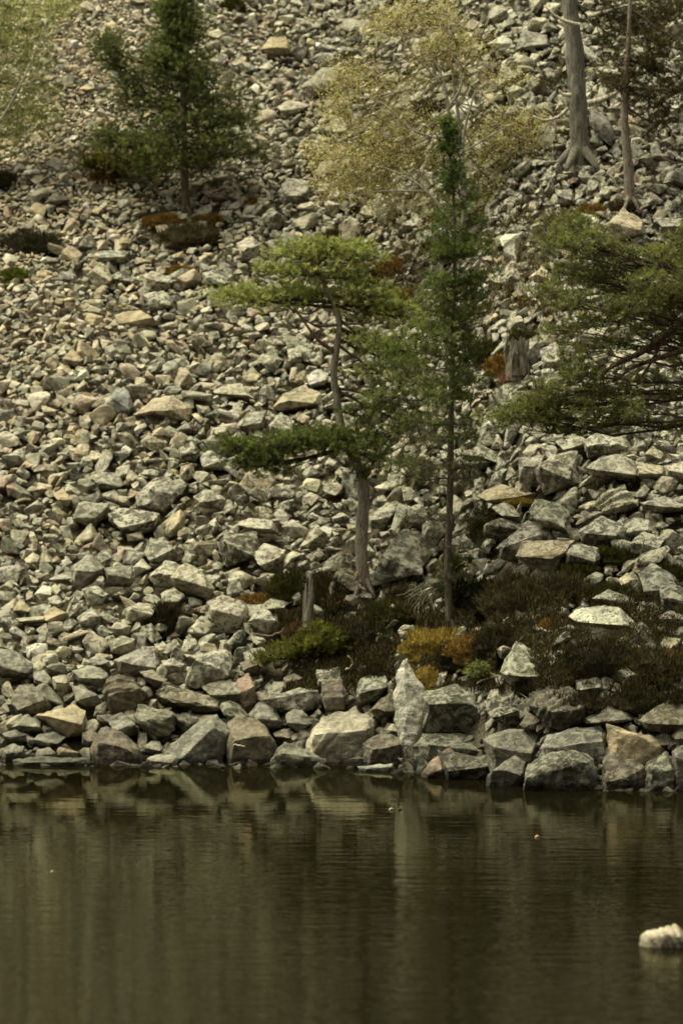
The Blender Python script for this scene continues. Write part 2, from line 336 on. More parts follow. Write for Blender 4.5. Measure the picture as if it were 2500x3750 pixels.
# shore, right
h('H', 'white', .5, '248 492 246 300 256 190 285 132 320 180 345 258 362 298 415 345 396 402 370 480 322 556 274 536', 'tall white upright slab standing on edge at the shore', '290 250 300 400', thick=.45, depth=-.75)
h('H', 'green', .4, '350 296 440 290 520 258 570 272 640 360 752 430 700 472 500 484 370 484 362 400', 'boulder with pale flat top and black undercut face beside the white slab', '402 350 500 345 600 348', under=1)
h('H', 'brown', .15, '90 532 150 495 210 484 265 500 277 592 250 608 190 604 120 596', 'brown block between the cream boulder and the white slab')
h('H', 'pale', .2, '-10 592 60 568 120 590 100 608 20 610')
h('H', 'white', .1, '72 637 160 628 235 622 247 645 180 664 100 656', 'thin pale wet slab lying just above the water')
h('H', 'pink', .1, '365 664 400 610 490 548 540 580 570 620 582 684 470 692 430 682', 'pinkish rounded boulder in the water beside a black hollow')
h('H', 'green', .25, '320 545 390 490 480 478 600 490 640 520 705 590 695 604 600 590 540 574 480 560 400 580 350 570', 'flat grey-green slab below the black undercut boulder')
h('H', 'grey', .2, '650 510 700 480 770 458 920 468 932 510 880 592 800 606 740 606 715 560', 'square shouldered grey boulder right of the black hollow')
h('H', 'grey', .25, '905 552 940 490 1050 465 1190 438 1217 480 1217 572 1160 602 1080 562 1000 584', 'long pale grey boulder of the right shore group, top middle')
h('H', 'tan', .08, '1213 438 1300 460 1400 490 1470 520 1487 550 1420 588 1300 590 1222 562', 'tan faced boulder with bright upper edge on the right shore', '1260 470 1400 510')
h('H', 'green', .3, '828 712 838 640 880 600 950 563 1000 590 1070 558 1160 600 1182 650 1182 744 1000 750 890 732', 'big boulder with bright left shoulder and black belly in the water', '850 690 930 650 1010 600 1120 615', under=1)
h('H', 'brown', .2, '1200 600 1240 573 1330 600 1400 640 1402 702 1370 734 1200 744 1190 660')
h('H', 'green', .3, '1398 622 1490 568 1532 660 1532 722 1440 744 1400 682', 'blocky grey boulder at the right end of the waterline')
h('H', 'grey', .1, '1515 562 1568 533 1620 600 1610 720 1540 700')
h('H', 'grey', .1, '1210 702 1270 683 1305 722 1240 740', 'small rock poking out of the dark water at right')
h('H', 'grey', .1, '1150 735 1180 715 1205 740 1180 752')
h('H', 'grey', .2, '715 642 790 588 850 608 825 650 805 716 700 732 660 694', 'pale cracked rock at the waterline left of the big black bellied boulder')
h('H', 'tan', .1, '720 606 780 500 806 490 790 560 745 640')
h('H', 'brown', .2, '858 302 920 285 1030 273 1090 318 1192 380 1190 402 1110 402 1100 442 960 468 900 402 850 352', 'large brown slab with flat tilted top above the right shore group', '965 385 1060 378 1100 372', ribs=.02, under=1)
h('H', 'grey', .2, '1108 407 1200 390 1270 348 1330 380 1352 422 1220 448 1120 438')
h('H', 'brown', .2, '1358 422 1420 370 1500 324 1600 340 1600 450 1480 484 1400 464', 'brown boulder against the right edge below the dark heather')
h('H', 'dark', .4, '650 330 720 308 800 330 842 382 830 442 770 452 720 402 650 362')
h('H', 'green', .45, '728 202 760 120 800 53 880 100 932 140 920 202 870 227 842 292 780 262', 'blue-green lichened boulder standing in the heather bank')
h('H', 'green', .3, '58 322 90 230 150 188 212 190 232 262 160 332 90 352', 'grey boulder with pale left edge left of the white slab')
h('H', 'brown', .2, '128 382 180 320 230 293 262 320 257 402 170 412')
h('H', 'dark', .3, '1070 240 1150 210 1200 240 1212 292 1140 312 1080 282')
h('H', 'brown', .1, '818 442 850 384 910 420 932 462 840 474')
h('H', 'brown', .1, '1513 492 1568 440 1620 500 1568 545')
h('H', 'dark', .2, '440 560 560 590 720 600 690 680 580 700 500 660', depth=1.1)  # dark rock filling the hollow, its shade put into the colour
h('H', 'dark', .2, '1180 330 1260 300 1360 330 1340 380 1230 380', depth=.3)
h('H', 'dark', .2, '1290 240 1390 230 1440 290 1380 330 1290 310', depth=.3)
# right scree
h('F', 'brown', .45, '888 152 960 80 1080 68 1087 212 1000 242 930 272 900 202', 'large upright brown boulder with rough face, middle of the right scree')
h('F', 'grey', .3, '813 95 930 83 930 112 862 242 813 202')
h('F', 'grey', .4, '1118 142 1180 90 1270 78 1350 108 1367 152 1340 212 1240 192 1180 182')
h('F', 'pale', .3, '1350 108 1480 138 1492 192 1350 182', ribs=.02)
h('F', 'pale', .4, '1160 332 1190 260 1240 223 1370 288 1372 322 1290 362', 'layered boulder with white diagonal stripes on the right scree', ribs=.05)
h('F', 'green', .4, '858 342 900 283 1000 308 1045 345 1062 452 960 422 870 372')
h('F', 'grey', .55, '718 502 850 390 950 376 977 462 830 482 772 572 722 562', 'lichen patterned boulder above the brown heather')
h('F', 'tan', .4, '798 547 830 480 1072 473 1012 542 977 645 940 602 860 594', 'overhanging slab with brown edge above the brown heather', '820 550 960 560 1020 530', under=1)
h('F', 'grey', .5, '1010 522 1080 488 1180 508 1192 562 1130 604 1030 602')
h('F', 'green', .5, '1078 432 1190 363 1292 400 1272 472 1200 504 1100 482', 'grey lichen covered boulder above the split slab')
h('F', 'grey', .5, '1288 422 1340 368 1410 380 1432 432 1380 452 1310 462')
h('F', 'grey', .5, '1308 502 1380 438 1490 460 1460 502 1400 522 1330 542')
h('F', 'grey', .6, '1358 622 1420 568 1530 640 1562 702 1470 764 1400 742')
h('F', 'grey', .6, '1458 702 1510 668 1590 700 1590 804 1470 804')
h('F', 'white', .5, '1038 822 1100 783 1270 783 1330 830 1402 894 1300 876 1190 868 1080 856', 'long white flat topped rock over the dark right heather', '1080 850 1300 866', under=1)
h('F', 'grey', .5, '1148 742 1220 698 1300 728 1382 760 1300 789 1230 774')
h('F', 'pale', .5, '1448 827 1510 798 1600 820 1600 858 1460 849')
h('F', 'tan', .3, '618 272 720 213 902 263 892 297 790 304 700 304')
h('F', 'grey', .5, '688 322 760 293 832 350 822 392 770 384')
h('F', 'grey', .5, '528 132 600 58 680 68 702 130 640 154')
h('F', 'pale', .4, '1478 132 1600 108 1600 202 1490 194')
h('F', 'grey', .4, '1368 302 1470 273 1600 300 1560 344 1390 354')
h('F', 'green', .45, '128 684 170 600 220 538 280 428 360 438 412 520 350 572 270 642 200 654', 'tall grey-green boulder between the two pine trunks')
h('F', 'grey', .5, '118 372 190 328 242 350 190 424 130 424')
h('F', 'pale', .4, '148 232 220 198 252 230 170 254')
h('F', 'grey', .5, '300 332 370 298 422 422 320 404')
h('F', 'cream', .1, '1268 652 1310 623 1342 650 1320 694 1280 684', 'small cream pointed rock at the edge of the right scree')
h('F', 'grey', .5, '980 20 1060 -20 1140 20 1120 60 1020 68')
h('F', 'grey', .5, '1180 20 1290 -10 1330 50 1280 82 1200 70')
h('F', 'pale', .4, '1385 80 1430 40 1478 80 1440 104')
# left scree
h('E', 'green', .3, '333 377 360 300 500 303 502 347 430 418 390 404', 'square grey-green block with smooth flat top on the left scree', '350 372 440 372 495 320', under=1)
h('E', 'dark', .6, '498 352 540 318 737 350 737 382 710 432 660 452 560 434 505 382', 'dark speckled boulder with pale upper rim, right of the square block')
h('E', 'grey', .5, '623 272 680 218 780 178 827 262 790 302 760 352 700 322 630 317', 'peaked pale ridge boulder above the dark speckled boulder', '690 240 740 260 700 300')
h('E', 'pale', .2, '578 447 650 433 667 470 590 479')
h('E', 'green', .4, '658 532 690 463 780 480 842 572 780 584 700 579')
h('E', 'green', .3, '328 602 410 528 482 600 450 642 380 694 340 684')
h('E', 'green', .3, '468 602 610 588 622 642 600 692 480 684', 'wide layered slab stack with smooth grey-green top')
h('E', 'white', .1, '608 602 655 558 702 600 622 639', 'small bright white wedge of rock on the left scree')
h('E', 'grey', .5, '678 642 760 568 842 590 862 642 850 702 720 684')
h('E', 'pale', .5, '768 642 850 578 932 610 982 702 960 744 900 724 800 694', 'large shattered boulder with pale ridges left of the round pale boulder')
h('E', 'pale', .6, '953 762 1020 723 1132 760 1147 832 1090 884 1020 894 970 844', 'large pale round boulder with lichen blotches')
h('E', 'pale', .6, '1133 852 1200 768 1252 830 1297 884 1220 904', 'triangular lichen covered boulder right of the pale round boulder')
h('E', 'dark', .3, '998 492 1040 448 1182 433 1202 502 1150 564 1040 594', 'dark brown squarish boulder in the middle scree')
h('E', 'pale', .6, '1158 542 1210 488 1312 520 1290 594 1230 614')
h('E', 'grey', .5, '888 272 950 238 1042 290 1030 334 910 324')
h('E', 'pale', .5, '1088 402 1140 373 1252 380 1282 444 1180 444')
h('E', 'grey', .4, '428 202 470 163 552 170 572 222 530 244 450 234')
h('E', 'tan', .05, '243 262 290 233 332 290 310 324', 'small orange tan block on the left scree')
h('E', 'grey', .5, '918 92 960 58 1042 100 1030 154 940 154')
h('E', 'dark', .5, '818 52 880 18 922 60 900 114 830 114')
h('E', 'tan', .05, '198 802 250 778 322 820 290 854 215 844', 'flat tan block low on the left scree')
h('E', 'pale', .1, '73 832 210 823 217 850 90 854', 'thin pale plate of rock lying left of the flat tan block')
h('E', 'white', .2, '158 722 200 678 242 690 230 732 190 754')
h('E', 'grey', .5, '378 702 440 678 502 720 470 774 400 774')
h('E', 'tan', .1, '58 802 90 738 147 790 110 814')
h('E', 'pale', .3, '508 872 540 848 602 870 590 904 520 904')
h('E', 'pale', .5, '568 792 640 758 722 770 690 844 590 854')
h('E', 'grey', .5, '358 832 420 778 472 820 440 874 370 864')
h('E', 'pink', .05, '25 215 75 200 80 250 40 275', 'small reddish block at the left edge of the scree')
h('E', 'grey', .5, '1180 780 1250 740 1330 760 1300 800 1210 810')
h('E', 'grey', .6, '740 720 800 690 850 730 800 780 740 770')
h('E', 'grey', .4, '220 740 260 725 300 760 270 790 225 780')
h('C', 'blue', .1, '488 852 540 768 592 790 612 862 590 904 520 894', 'smooth blue-grey upright boulder on the upper left scree')
h('C', 'tan', .3, '618 902 700 830 800 808 882 870 872 934 780 897 700 894 640 884', 'wide tan boulder with dark hollow beneath, right of the blue-grey one', '690 885 790 880', under=1)
h('C', 'tan', .3, '1248 872 1300 800 1390 768 1472 800 1482 852 1370 874 1280 884', 'broad rounded boulder left of the flat crowned pine trunk')
h('C', 'pale', .3, '973 792 1030 763 1110 758 1172 830 1080 808 1000 814')
h('C', 'tan', .1, '528 442 640 418 742 490 640 504 560 474', 'long flat grey-tan slab lying across the upper left scree', thick=.5)
h('C', 'green', .5, '428 162 500 143 602 150 592 202 540 218 440 194')
h('C', 'pale', .5, '398 262 460 198 502 220 522 282 450 334')
h('C', 'dark', .4, '508 262 590 218 617 280 600 304 520 304')
h('C', 'pale', .6, '653 262 700 238 792 270 780 322 670 344')
h('C', 'grey', .6, '658 352 750 328 802 370 790 412 690 424')
h('C', 'green', .4, '1088 952 1140 888 1222 880 1212 972 1130 994')
h('C', 'grey', .5, '1228 952 1290 888 1352 930 1362 972 1240 1004')
h('C', 'pale', .1, '978 962 1045 948 1047 1002 985 999', 'small pale grey square block on the middle scree')
h('C', 'grey', .3, '818 962 860 933 892 980 830 994')
h('C', 'white', .5, '1408 722 1450 688 1512 710 1490 762 1430 774')
h('C', 'pale', .6, '1318 602 1390 588 1387 662 1330 669')
h('C', 'tan', .2, '288 652 330 598 402 640 300 674')
h('C', 'cream', .05, '188 852 262 880 250 909 200 899', 'flat cream rock at the left of the upper scree')
h('C', 'green', .5, '928 250 990 228 1052 270 1040 314 940 304')
h('C', 'pale', .7, '1088 112 1150 78 1197 120 1180 184 1100 194', 'very pale lichen blotched boulder left of the bright green pine crown')
h('C', 'tan', .1, '538 112 570 68 607 100 590 134')
h('C', 'dark', .2, '350 150 390 80 420 60 440 110 410 160')
h('A', 'pale', .3, '358 22 400 3 442 30 430 64 370 54', 'pale boulder at the top edge right of the left birch')
h('A', 'tan', .05, '1188 232 1240 168 1312 163 1352 257 1240 269', 'large tan boulder near the top of the scree')
h('A', 'grey', .2, '1378 402 1480 308 1562 306 1552 372 1430 454', 'leaning grey slab beside the birch near the top')
h('A', 'pale', .2, '1268 492 1330 458 1432 480 1360 534 1300 529')
h('A', 'tan', .05, '363 407 400 383 437 400 420 429')
h('A', 'dark', .1, '198 942 250 883 322 910 290 944')
h('A', 'grey', .5, '1288 852 1320 818 1422 830 1432 882 1390 944 1310 924')
h('A', 'blue', .1, '890 1030 910 1015 955 1015 950 1050 905 1055')
h('B', 'white', .3, '668 202 740 163 792 190 760 244')
h('B', 'grey', .3, '798 232 830 138 942 160 962 222 880 229')
h('B', 'grey', .4, '698 372 740 298 802 330 812 372 740 424')
h('B', 'tan', .3, '1198 1052 1290 948 1382 1010 1402 1084 1230 1114', 'large tan boulder below the slim reddish pine trunk')
h('B', 'grey', .4, '978 872 1060 868 1072 942 990 944')
h('B', 'grey', .3, '1138 482 1220 538 1252 600 1240 674 1180 644 1140 562', 'grey slab leaning beside the thick pine trunk')
h('B', 'grey', .4, '1430 1000 1568 1000 1600 1060 1500 1080')
h('D', 'cream', .05, '858 272 920 218 947 240 940 292 880 299', 'bright cream block right of the slender pine')
h('D', 'pale', .3, '658 292 680 248 752 280 740 314')
h('D', 'pale', .2, '768 452 820 446 852 500 800 514')
h('D', 'brown', .1, '778 342 850 308 872 370 790 379', 'brown block below the bright cream block')
h('D', 'grey', .5, '908 602 980 563 1022 600 1000 694 920 694')
h('D', 'pale', .4, '1088 512 1220 498 1190 562 1100 584')
h('D', 'grey', .5, '538 1082 640 1038 722 1080 680 1133')
h('D', 'grey', .4, '-10 602 60 588 62 640 0 674')
h('D', 'brown', .1, '-10 32 80 18 112 90 60 134 -10 112', 'brown grey block above the flat crowned pine')
h('D', 'pale', .3, '298 532 340 498 382 540 350 574')
h('D', 'grey', .6, '1100 1020 1180 980 1260 1010 1240 1080 1130 1100')
h('D', 'pale', .6, '640 180 700 165 730 200 680 215')

def slope_depth(v_base, v, Y): return (v_base - v) * PXM * Y          # metres above the base line
BOULDERS = []
def hero_rock(i, pl, col, li, rg, k):
    pl = np.array(pl); vb = pl[:, 1].max(); uc = pl[:, 0].mean(); c = pl.mean(0)
    hgt = vb - pl[:, 1].min(); wid = np.ptp(pl[:, 0])
    Y = ground([uc], [min(vb - 0.08 * hgt, 2868)])[0, 1] - k.get('depth', 0) * -1
    if vb > 2780: Y = min(Y, CAMH / ((min(vb, 2903) - 4 - VH) / 1875 * TANV) + 0.12)
    s = PXM * Y * math.sqrt(hgt * wid)
    rs = np.random.default_rng(1000 + i); th = k.get('thick', 0.75) * s * rs.uniform(.85, 1.15)
    tilt = 0.42
    def W(u, v, dy): yy = Y + (vb - v) * PXM * Y * tilt + dy; return P(u, v, yy)
    pts = [W(u, v, rs.normal(0, .05) * s) for u, v in pl]
    # front facet points
    if rg: fr = [W(u, v, -th * rs.uniform(.45, .6)) for u, v in rg] + [W(c[0] + (u - c[0]) * .7, c[1] + (v - c[1]) * .7 + .05 * hgt, -th * .28) for u, v in pl if v > c[1]]
    else:
        sl_ = rs.uniform(-.28, .28); hv = rs.uniform(-.06, .20); m_ = rs.integers(3, 5)
        xs_ = np.linspace(-.33, .33, m_) + rs.uniform(-.05, .05, m_)
        fr = [W(c[0] + x * wid, c[1] + (hv + sl_ * x * 2 + rs.uniform(-.07, .07)) * hgt, -th * rs.uniform(.5, .78)) for x in xs_]
        if rs.uniform() < .4: fr.append(W(c[0] + rs.uniform(-.15, .15) * wid, c[1] + .3 * hgt, -th * rs.uniform(.35, .5)))
    if k.get('under'): fr = [W(u, v, -th * .6) for u, v in rg]
    cc = P(c[0], c[1], Y)
    bk = []
    for u, v in pl:
        q = W(c[0] + (u - c[0]) * .8, c[1] + (v - c[1]) * .75 + .12 * hgt, th * rs.uniform(.5, .75)); bk.append(q)
    if vb > 2770:                                   # foot of a shore rock goes on below the water
        for u, v in pl:
            if v > c[1]: q = P(c[0] + (u - c[0]) * .97, v, Y); q[2] = min(q[2], 0) - .22 * s - .1; bk.append(q); q2 = q.copy(); q2[1] += .5 * s; bk.append(q2)
    pts = np.array(pts + fr + bk); loc = P(c[0], vb, Y); loc = np.array([loc[0], Y + .1 * s, loc[2]])
    bm = hull(pts - loc); edge = max(0.025, s / 19)
    V, F = refine(bm, s, i * 0.73 + 1, edge, 0.085 if vb > 2450 else .07, k.get('ribs', 0)); bm.free()
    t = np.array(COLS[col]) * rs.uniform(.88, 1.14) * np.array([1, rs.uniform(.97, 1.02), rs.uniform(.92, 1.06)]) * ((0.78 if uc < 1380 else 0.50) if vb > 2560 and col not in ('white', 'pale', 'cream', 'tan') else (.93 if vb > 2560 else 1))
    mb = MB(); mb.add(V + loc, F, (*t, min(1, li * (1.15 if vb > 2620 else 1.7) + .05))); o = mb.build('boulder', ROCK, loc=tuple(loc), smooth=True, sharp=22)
    BOULDERS.append((o, c[0], c[1], math.sqrt(hgt * wid), col))
    return o
LABELS = set()
for i, (pl, col, li, label, rg, k) in enumerate(HERO):
    o = hero_rock(i, pl, col, li, rg, k)
    tag(o, label, 'boulder', 'large boulders of the scree and shore')
    if label: LABELS.add(label)

# prototypes for the many smaller stones
PROT = []; PROTL = []
for k in range(44):
    rs = np.random.default_rng(k); n = rs.integers(8, 14)
    q = rs.normal(size=(n, 3)); q /= np.linalg.norm(q, axis=1)[:, None]; q = np.sign(q) * np.abs(q) ** 0.65
    q *= np.array([.5, rs.uniform(.30, .48), rs.uniform(.18, .38)])
    bm = hull(q); bmesh.ops.dissolve_limit(bm, angle_limit=R(14), verts=bm.verts, edges=bm.edges)
    _lo = bm.copy(); PROTL.append(arr(_lo)); _lo.free()
    bmesh.ops.bevel(bm, geom=list(bm.edges), offset=.022, segments=1, affect='EDGES', profile=.5)
    bmesh.ops.triangulate(bm, faces=bm.faces)
    PROT.append(arr(bm)); bm.free()
_gu = np.array([0, 800, 1600, 2500.]); _gv = np.array([0, 600, 1200, 1800, 2400, 2800.])
_gs = np.array([[19, 28, 50, 60], [23, 35, 50, 58], [38, 50, 57, 60], [56, 64, 66, 70], [66, 68, 66, 68], [66, 66, 66, 68.]])
def sizemap(u, v):
    u = np.clip(u, 0, 2500); v = np.clip(v, 0, 2800); i = np.clip(np.searchsorted(_gu, u) - 1, 0, 2); j = np.clip(np.searchsorted(_gv, v) - 1, 0, 4)
    a = (u - _gu[i]) / (_gu[i + 1] - _gu[i]); b = (v - _gv[j]) / (_gv[j + 1] - _gv[j])
    return (_gs[j, i] * (1 - a) + _gs[j, i + 1] * a) * (1 - b) + (_gs[j + 1, i] * (1 - a) + _gs[j + 1, i + 1] * a) * b
def inpoly(px, py, poly):
    ins = np.zeros(len(px), bool); n = len(poly)
    for a in range(n):
        x1, y1 = poly[a]; x2, y2 = poly[a - 1]
        c = ((y1 > py) != (y2 > py)) & (px < (x2 - x1) * (py - y1) / (y2 - y1 + 1e-9) + x1); ins ^= c
    return ins
def darts(mult, rad, tries, seed, sig=.33, avoid=1.0, drop=.3):
    rs = np.random.default_rng(seed); U = rs.uniform(-420, 2920, tries); Vv = rs.uniform(-420, 2930, tries)
    S0 = sizemap(U, Vv); S = np.clip(S0 * mult * np.exp(rs.normal(0, sig, tries)), 12, 125)
    ok = rs.uniform(size=tries) < (20 / S0) ** 2; U, Vv, S = U[ok], Vv[ok], S[ok]
    bad = np.zeros(len(U), bool)
    for pl, *_ in HERO:
        p = np.array(pl); c = p.mean(0); q = c + (p - c) * avoid; m = (U > q[:, 0].min()) & (U < q[:, 0].max()) & (Vv > q[:, 1].min()) & (Vv - drop * S < q[:, 1].max())
        ii = np.nonzero(m)[0]; bad[ii[inpoly(U[ii], Vv[ii], q) | inpoly(U[ii], Vv[ii] - drop * S[ii], q)]] = True
    U, Vv, S = U[~bad], Vv[~bad], S[~bad]
    S = np.minimum(S, 2.1 * sizemap(U, Vv)); cell = 40; grid = {}; keep = []
    for k in range(len(U)):
        u, v, s = U[k], Vv[k], S[k]; cu, cv = int(u // cell), int(v // cell); ok = True; rr = int(2 + s // cell)
        rr = min(rr, 3)
        for a in range(cu - rr, cu + rr + 1):
            for b in range(cv - rr, cv + rr + 1):
                for (u2, v2, s2) in grid.get((a, b), ()):
                    if ((u - u2) ** 2 + ((v - v2) * 1.45) ** 2) < (rad * (s + s2) * .5) ** 2: ok = False; break
                if not ok: break
            if not ok: break
        if ok: grid.setdefault((cu, cv), []).append((u, v, s)); keep.append(k)
    return U[keep], Vv[keep], S[keep]
U1, V1, S1 = darts(.90, .60, 560000, 5, .50)
U2, V2, S2 = darts(.66, 1.0, 260000, 6, .3, .8, 0)
def veg_weight(u, v):   # heather bank: fewer loose stones
    return ((u > 980) & (v > 2170) & (v < 2520) & (v > 2170 + np.clip(1500 - u, 0, 500) * .25) & (v > 2250 + (u - 2000) * .25) | (u > 1050) & (u < 2000) & (v > 2200) & (v < 2480)) | ((u > 520) & (u < 820) & (v > 770) & (v < 900))
pal = np.array([COLS['tan'], COLS['pale'], COLS['grey'], COLS['green'], COLS['brown'], COLS['pink'], COLS['white'], COLS['dark']])
def rock_inst(U, V, S, seed, lift):
    rs = np.random.default_rng(seed); G = ground(U, V); n = len(U); Y = G[:, 1]; L = S * PXM * Y * 1.12
    # slope normal and frame
    e = .3; dzx = (terrain(G[:, 0] + e, Y) - terrain(G[:, 0] - e, Y)) / (2 * e); dzy = (terrain(G[:, 0], Y + e) - terrain(G[:, 0], Y - e)) / (2 * e)
    N = np.stack([-dzx, -dzy * .9, np.ones(n)], 1) + rs.normal(0, .48, (n, 3)); N /= np.linalg.norm(N, axis=1)[:, None]
    a = rs.uniform(-1.2, 1.2, n); T = np.stack([np.cos(a), np.sin(a), np.zeros(n)], 1); T -= N * (T * N).sum(1)[:, None]; T /= np.linalg.norm(T, axis=1)[:, None]
    B = np.cross(N, T); M = np.stack([T, B, N], 2) * L[:, None, None] * rs.uniform(.85, 1.15, (n, 1, 3))
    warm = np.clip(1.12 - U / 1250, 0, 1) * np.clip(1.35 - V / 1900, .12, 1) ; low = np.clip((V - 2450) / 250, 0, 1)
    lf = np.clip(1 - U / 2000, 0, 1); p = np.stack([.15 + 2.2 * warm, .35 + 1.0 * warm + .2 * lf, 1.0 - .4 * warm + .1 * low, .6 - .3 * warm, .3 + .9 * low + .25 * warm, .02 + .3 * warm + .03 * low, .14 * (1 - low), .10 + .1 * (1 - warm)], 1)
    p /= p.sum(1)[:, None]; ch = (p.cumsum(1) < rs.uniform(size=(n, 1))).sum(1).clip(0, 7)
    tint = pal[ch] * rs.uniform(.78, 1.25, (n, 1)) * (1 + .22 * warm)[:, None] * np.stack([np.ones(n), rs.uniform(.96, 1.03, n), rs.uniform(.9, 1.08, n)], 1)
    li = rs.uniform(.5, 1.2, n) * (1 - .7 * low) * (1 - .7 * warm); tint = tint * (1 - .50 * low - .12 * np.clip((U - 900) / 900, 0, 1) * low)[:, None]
    C = G.copy(); C[:, 2] += lift * L
    return C, M, np.concatenate([tint, li[:, None]], 1), rs.integers(0, len(PROT), n), ch
scree = MB()
names = ['tan', 'pale', 'grey', 'green', 'brown', 'pink', 'white', 'dark']
vis = (U1 > 20) & (U1 < 2480) & (V1 > 20) & (V1 < 2790) & ~veg_weight(U1, V1)
NB = 298 - len(HERO); order = np.argsort(-np.where(vis, S1, 0))[:max(NB, 0)]; isb = np.zeros(len(U1), bool); isb[order] = True
vw = veg_weight(U1, V1) & (np.random.default_rng(3).uniform(size=len(U1)) < .5)
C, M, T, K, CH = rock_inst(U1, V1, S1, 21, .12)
_w = (C[:, 2] < .02) & (C[:, 2] > -.38) & (np.random.default_rng(77).uniform(size=len(U1)) < .3) & ~isb
C[_w, 2] = -.10 * S1[_w] * PXM * C[_w, 1] + .06 * np.clip((V1[_w] - 1500) / 500, 0, 1)
C[:, 2] -= .06 * np.clip((V1 - 1500) / 500, 0, 1)
for i in np.nonzero(~isb & ~vw)[0]:
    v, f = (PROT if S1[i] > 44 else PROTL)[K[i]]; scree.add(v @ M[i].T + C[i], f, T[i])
AUTO = []
for i in order:
    v, f = PROT[K[i]]; bm = bmesh.new(); bv = [bm.verts.new(x) for x in (v @ M[i].T)]
    for t in f:
        try: bm.faces.new([bv[q] for q in t])
        except ValueError: pass
    s = float(S1[i] * PXM * C[i][1]); V_, F_ = refine(bm, s, float(i) * .37, max(.03, s / 9), .05); bm.free()
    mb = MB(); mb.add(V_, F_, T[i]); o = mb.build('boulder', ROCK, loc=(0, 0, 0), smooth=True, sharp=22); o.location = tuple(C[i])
    tag(o, None, 'boulder', 'large boulders of the scree and shore'); BOULDERS.append((o, U1[i], V1[i], S1[i], names[CH[i]]))
vw = veg_weight(U2, V2) & (np.random.default_rng(4).uniform(size=len(U2)) < .7)
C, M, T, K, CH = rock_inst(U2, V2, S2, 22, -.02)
C[:, 2] -= .03 + .07 * np.clip((V2 - 1500) / 500, 0, 1)
vw |= (np.random.default_rng(8).uniform(size=len(U2)) < .2 * np.clip((V2 - 1500) / 500, 0, 1))
for i in np.nonzero(~vw)[0]:
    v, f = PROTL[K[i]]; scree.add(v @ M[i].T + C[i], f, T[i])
open('/tmp/n.txt','w').write(f'{len(U1)} {len(U2)} {len(HERO)} {NB} {S1[order].min()}')
tag(scree.build('scree', ROCK), 'grey and tan scree of loose angular stones covering the slope', kind='stuff')
exec_marker = 0

# ------------------------------------------------------------------ foliage builders
def col_mix(c0, c1, t): return np.array(c0)[None] * (1 - t[:, None]) + np.array(c1)[None] * t[:, None]
def needles(mb, pos, dirs, c0, c1, n=15, ln=.06, wd=.011, m=0, shoot=.07):
    k = len(pos)
    if k == 0: return
    pos = np.repeat(pos, n, 0); D = np.repeat(dirs, n, 0); N = len(pos)
    D = D / (np.linalg.norm(D, axis=1)[:, None] + 1e-9); t = rng.uniform(0, 1, N)
    a = rng.normal(size=(N, 3)); a -= D * (a * D).sum(1)[:, None]; a /= np.linalg.norm(a, axis=1)[:, None] + 1e-9
    ND = D * rng.uniform(.35, .9, N)[:, None] + a * .8; ND /= np.linalg.norm(ND, axis=1)[:, None]
    b = pos + D * (t * shoot)[:, None]; side = np.cross(ND, rng.normal(size=(N, 3))); side /= np.linalg.norm(side, axis=1)[:, None] + 1e-9
    l = ln * rng.uniform(.7, 1.2, N)[:, None]; w2 = wd * .5
    V = np.stack([b - side * w2, b + side * w2, b + ND * l], 1).reshape(-1, 3); F = np.arange(3 * N).reshape(-1, 3)
    tt = np.repeat(np.repeat(rng.uniform(0, 1, k), n), 3); c = col_mix(c0, c1, tt); mb.add(V, F, np.concatenate([c, np.ones((len(c), 1))], 1), m)
def leaves(mb, pos, c0, c1, sz=.022, m=0):
    N = len(pos); a = rng.normal(size=(N, 3)); a /= np.linalg.norm(a, axis=1)[:, None]; b = np.cross(a, rng.normal(size=(N, 3))); b /= np.linalg.norm(b, axis=1)[:, None]
    s = sz * rng.uniform(.6, 1.3, N)[:, None]; V = np.stack([pos - a * s, pos + b * s * .55, pos + a * s, pos - b * s * .55], 1).reshape(-1, 3)
    i = np.arange(N)[:, None] * 4; F = np.concatenate([i + np.array([[0, 1, 2]]), i + np.array([[0, 2, 3]])])
    c = col_mix(c0, c1, np.repeat(rng.uniform(0, 1, N), 4)); mb.add(V, F, np.concatenate([c, np.ones((len(c), 1))], 1), m)
def twigs(mb, A, B, r, tint, m=0):
    """thin three-sided twigs from A[i] to B[i]"""
    A = np.asarray(A); B = np.asarray(B); N = len(A); d = B - A; s = np.cross(d, rng.normal(size=(N, 3))); s /= np.linalg.norm(s, axis=1)[:, None] + 1e-9
    q = np.cross(d, s); q /= np.linalg.norm(q, axis=1)[:, None] + 1e-9; mid = (A + B) / 2 + rng.normal(0, .06, (N, 3)) * np.linalg.norm(d, axis=1)[:, None]
    V = np.stack([A + s * r, A - s * r * .5 + q * r * .87, A - s * r * .5 - q * r * .87, mid + s * r * .7, mid - s * r * .35 + q * r * .6, mid - s * r * .35 - q * r * .6, B], 1).reshape(-1, 3)
    i = np.arange(N)[:, None] * 7; fs = [(0, 1, 4), (0, 4, 3), (1, 2, 5), (1, 5, 4), (2, 0, 3), (2, 3, 5), (3, 4, 6), (4, 5, 6), (5, 3, 6)]
    mb.add(V, np.concatenate([i + np.array([f]) for f in fs]), (*tint, 1), m)
def cluster(mb, c, c0, c1, n, sig, flat=.55, up=.6, ln=.06, wd=.011, nn=15):
    q = c + rng.normal(size=(n, 3)) * np.array([sig, sig, sig * flat]); d = (q - c) / (sig + 1e-6) * .6 + np.array([0, 0, up]) + rng.normal(0, .3, (n, 3))
    needles(mb, q, d, c0, c1, nn, ln, wd); return q
BR = (.075, .058, .040)
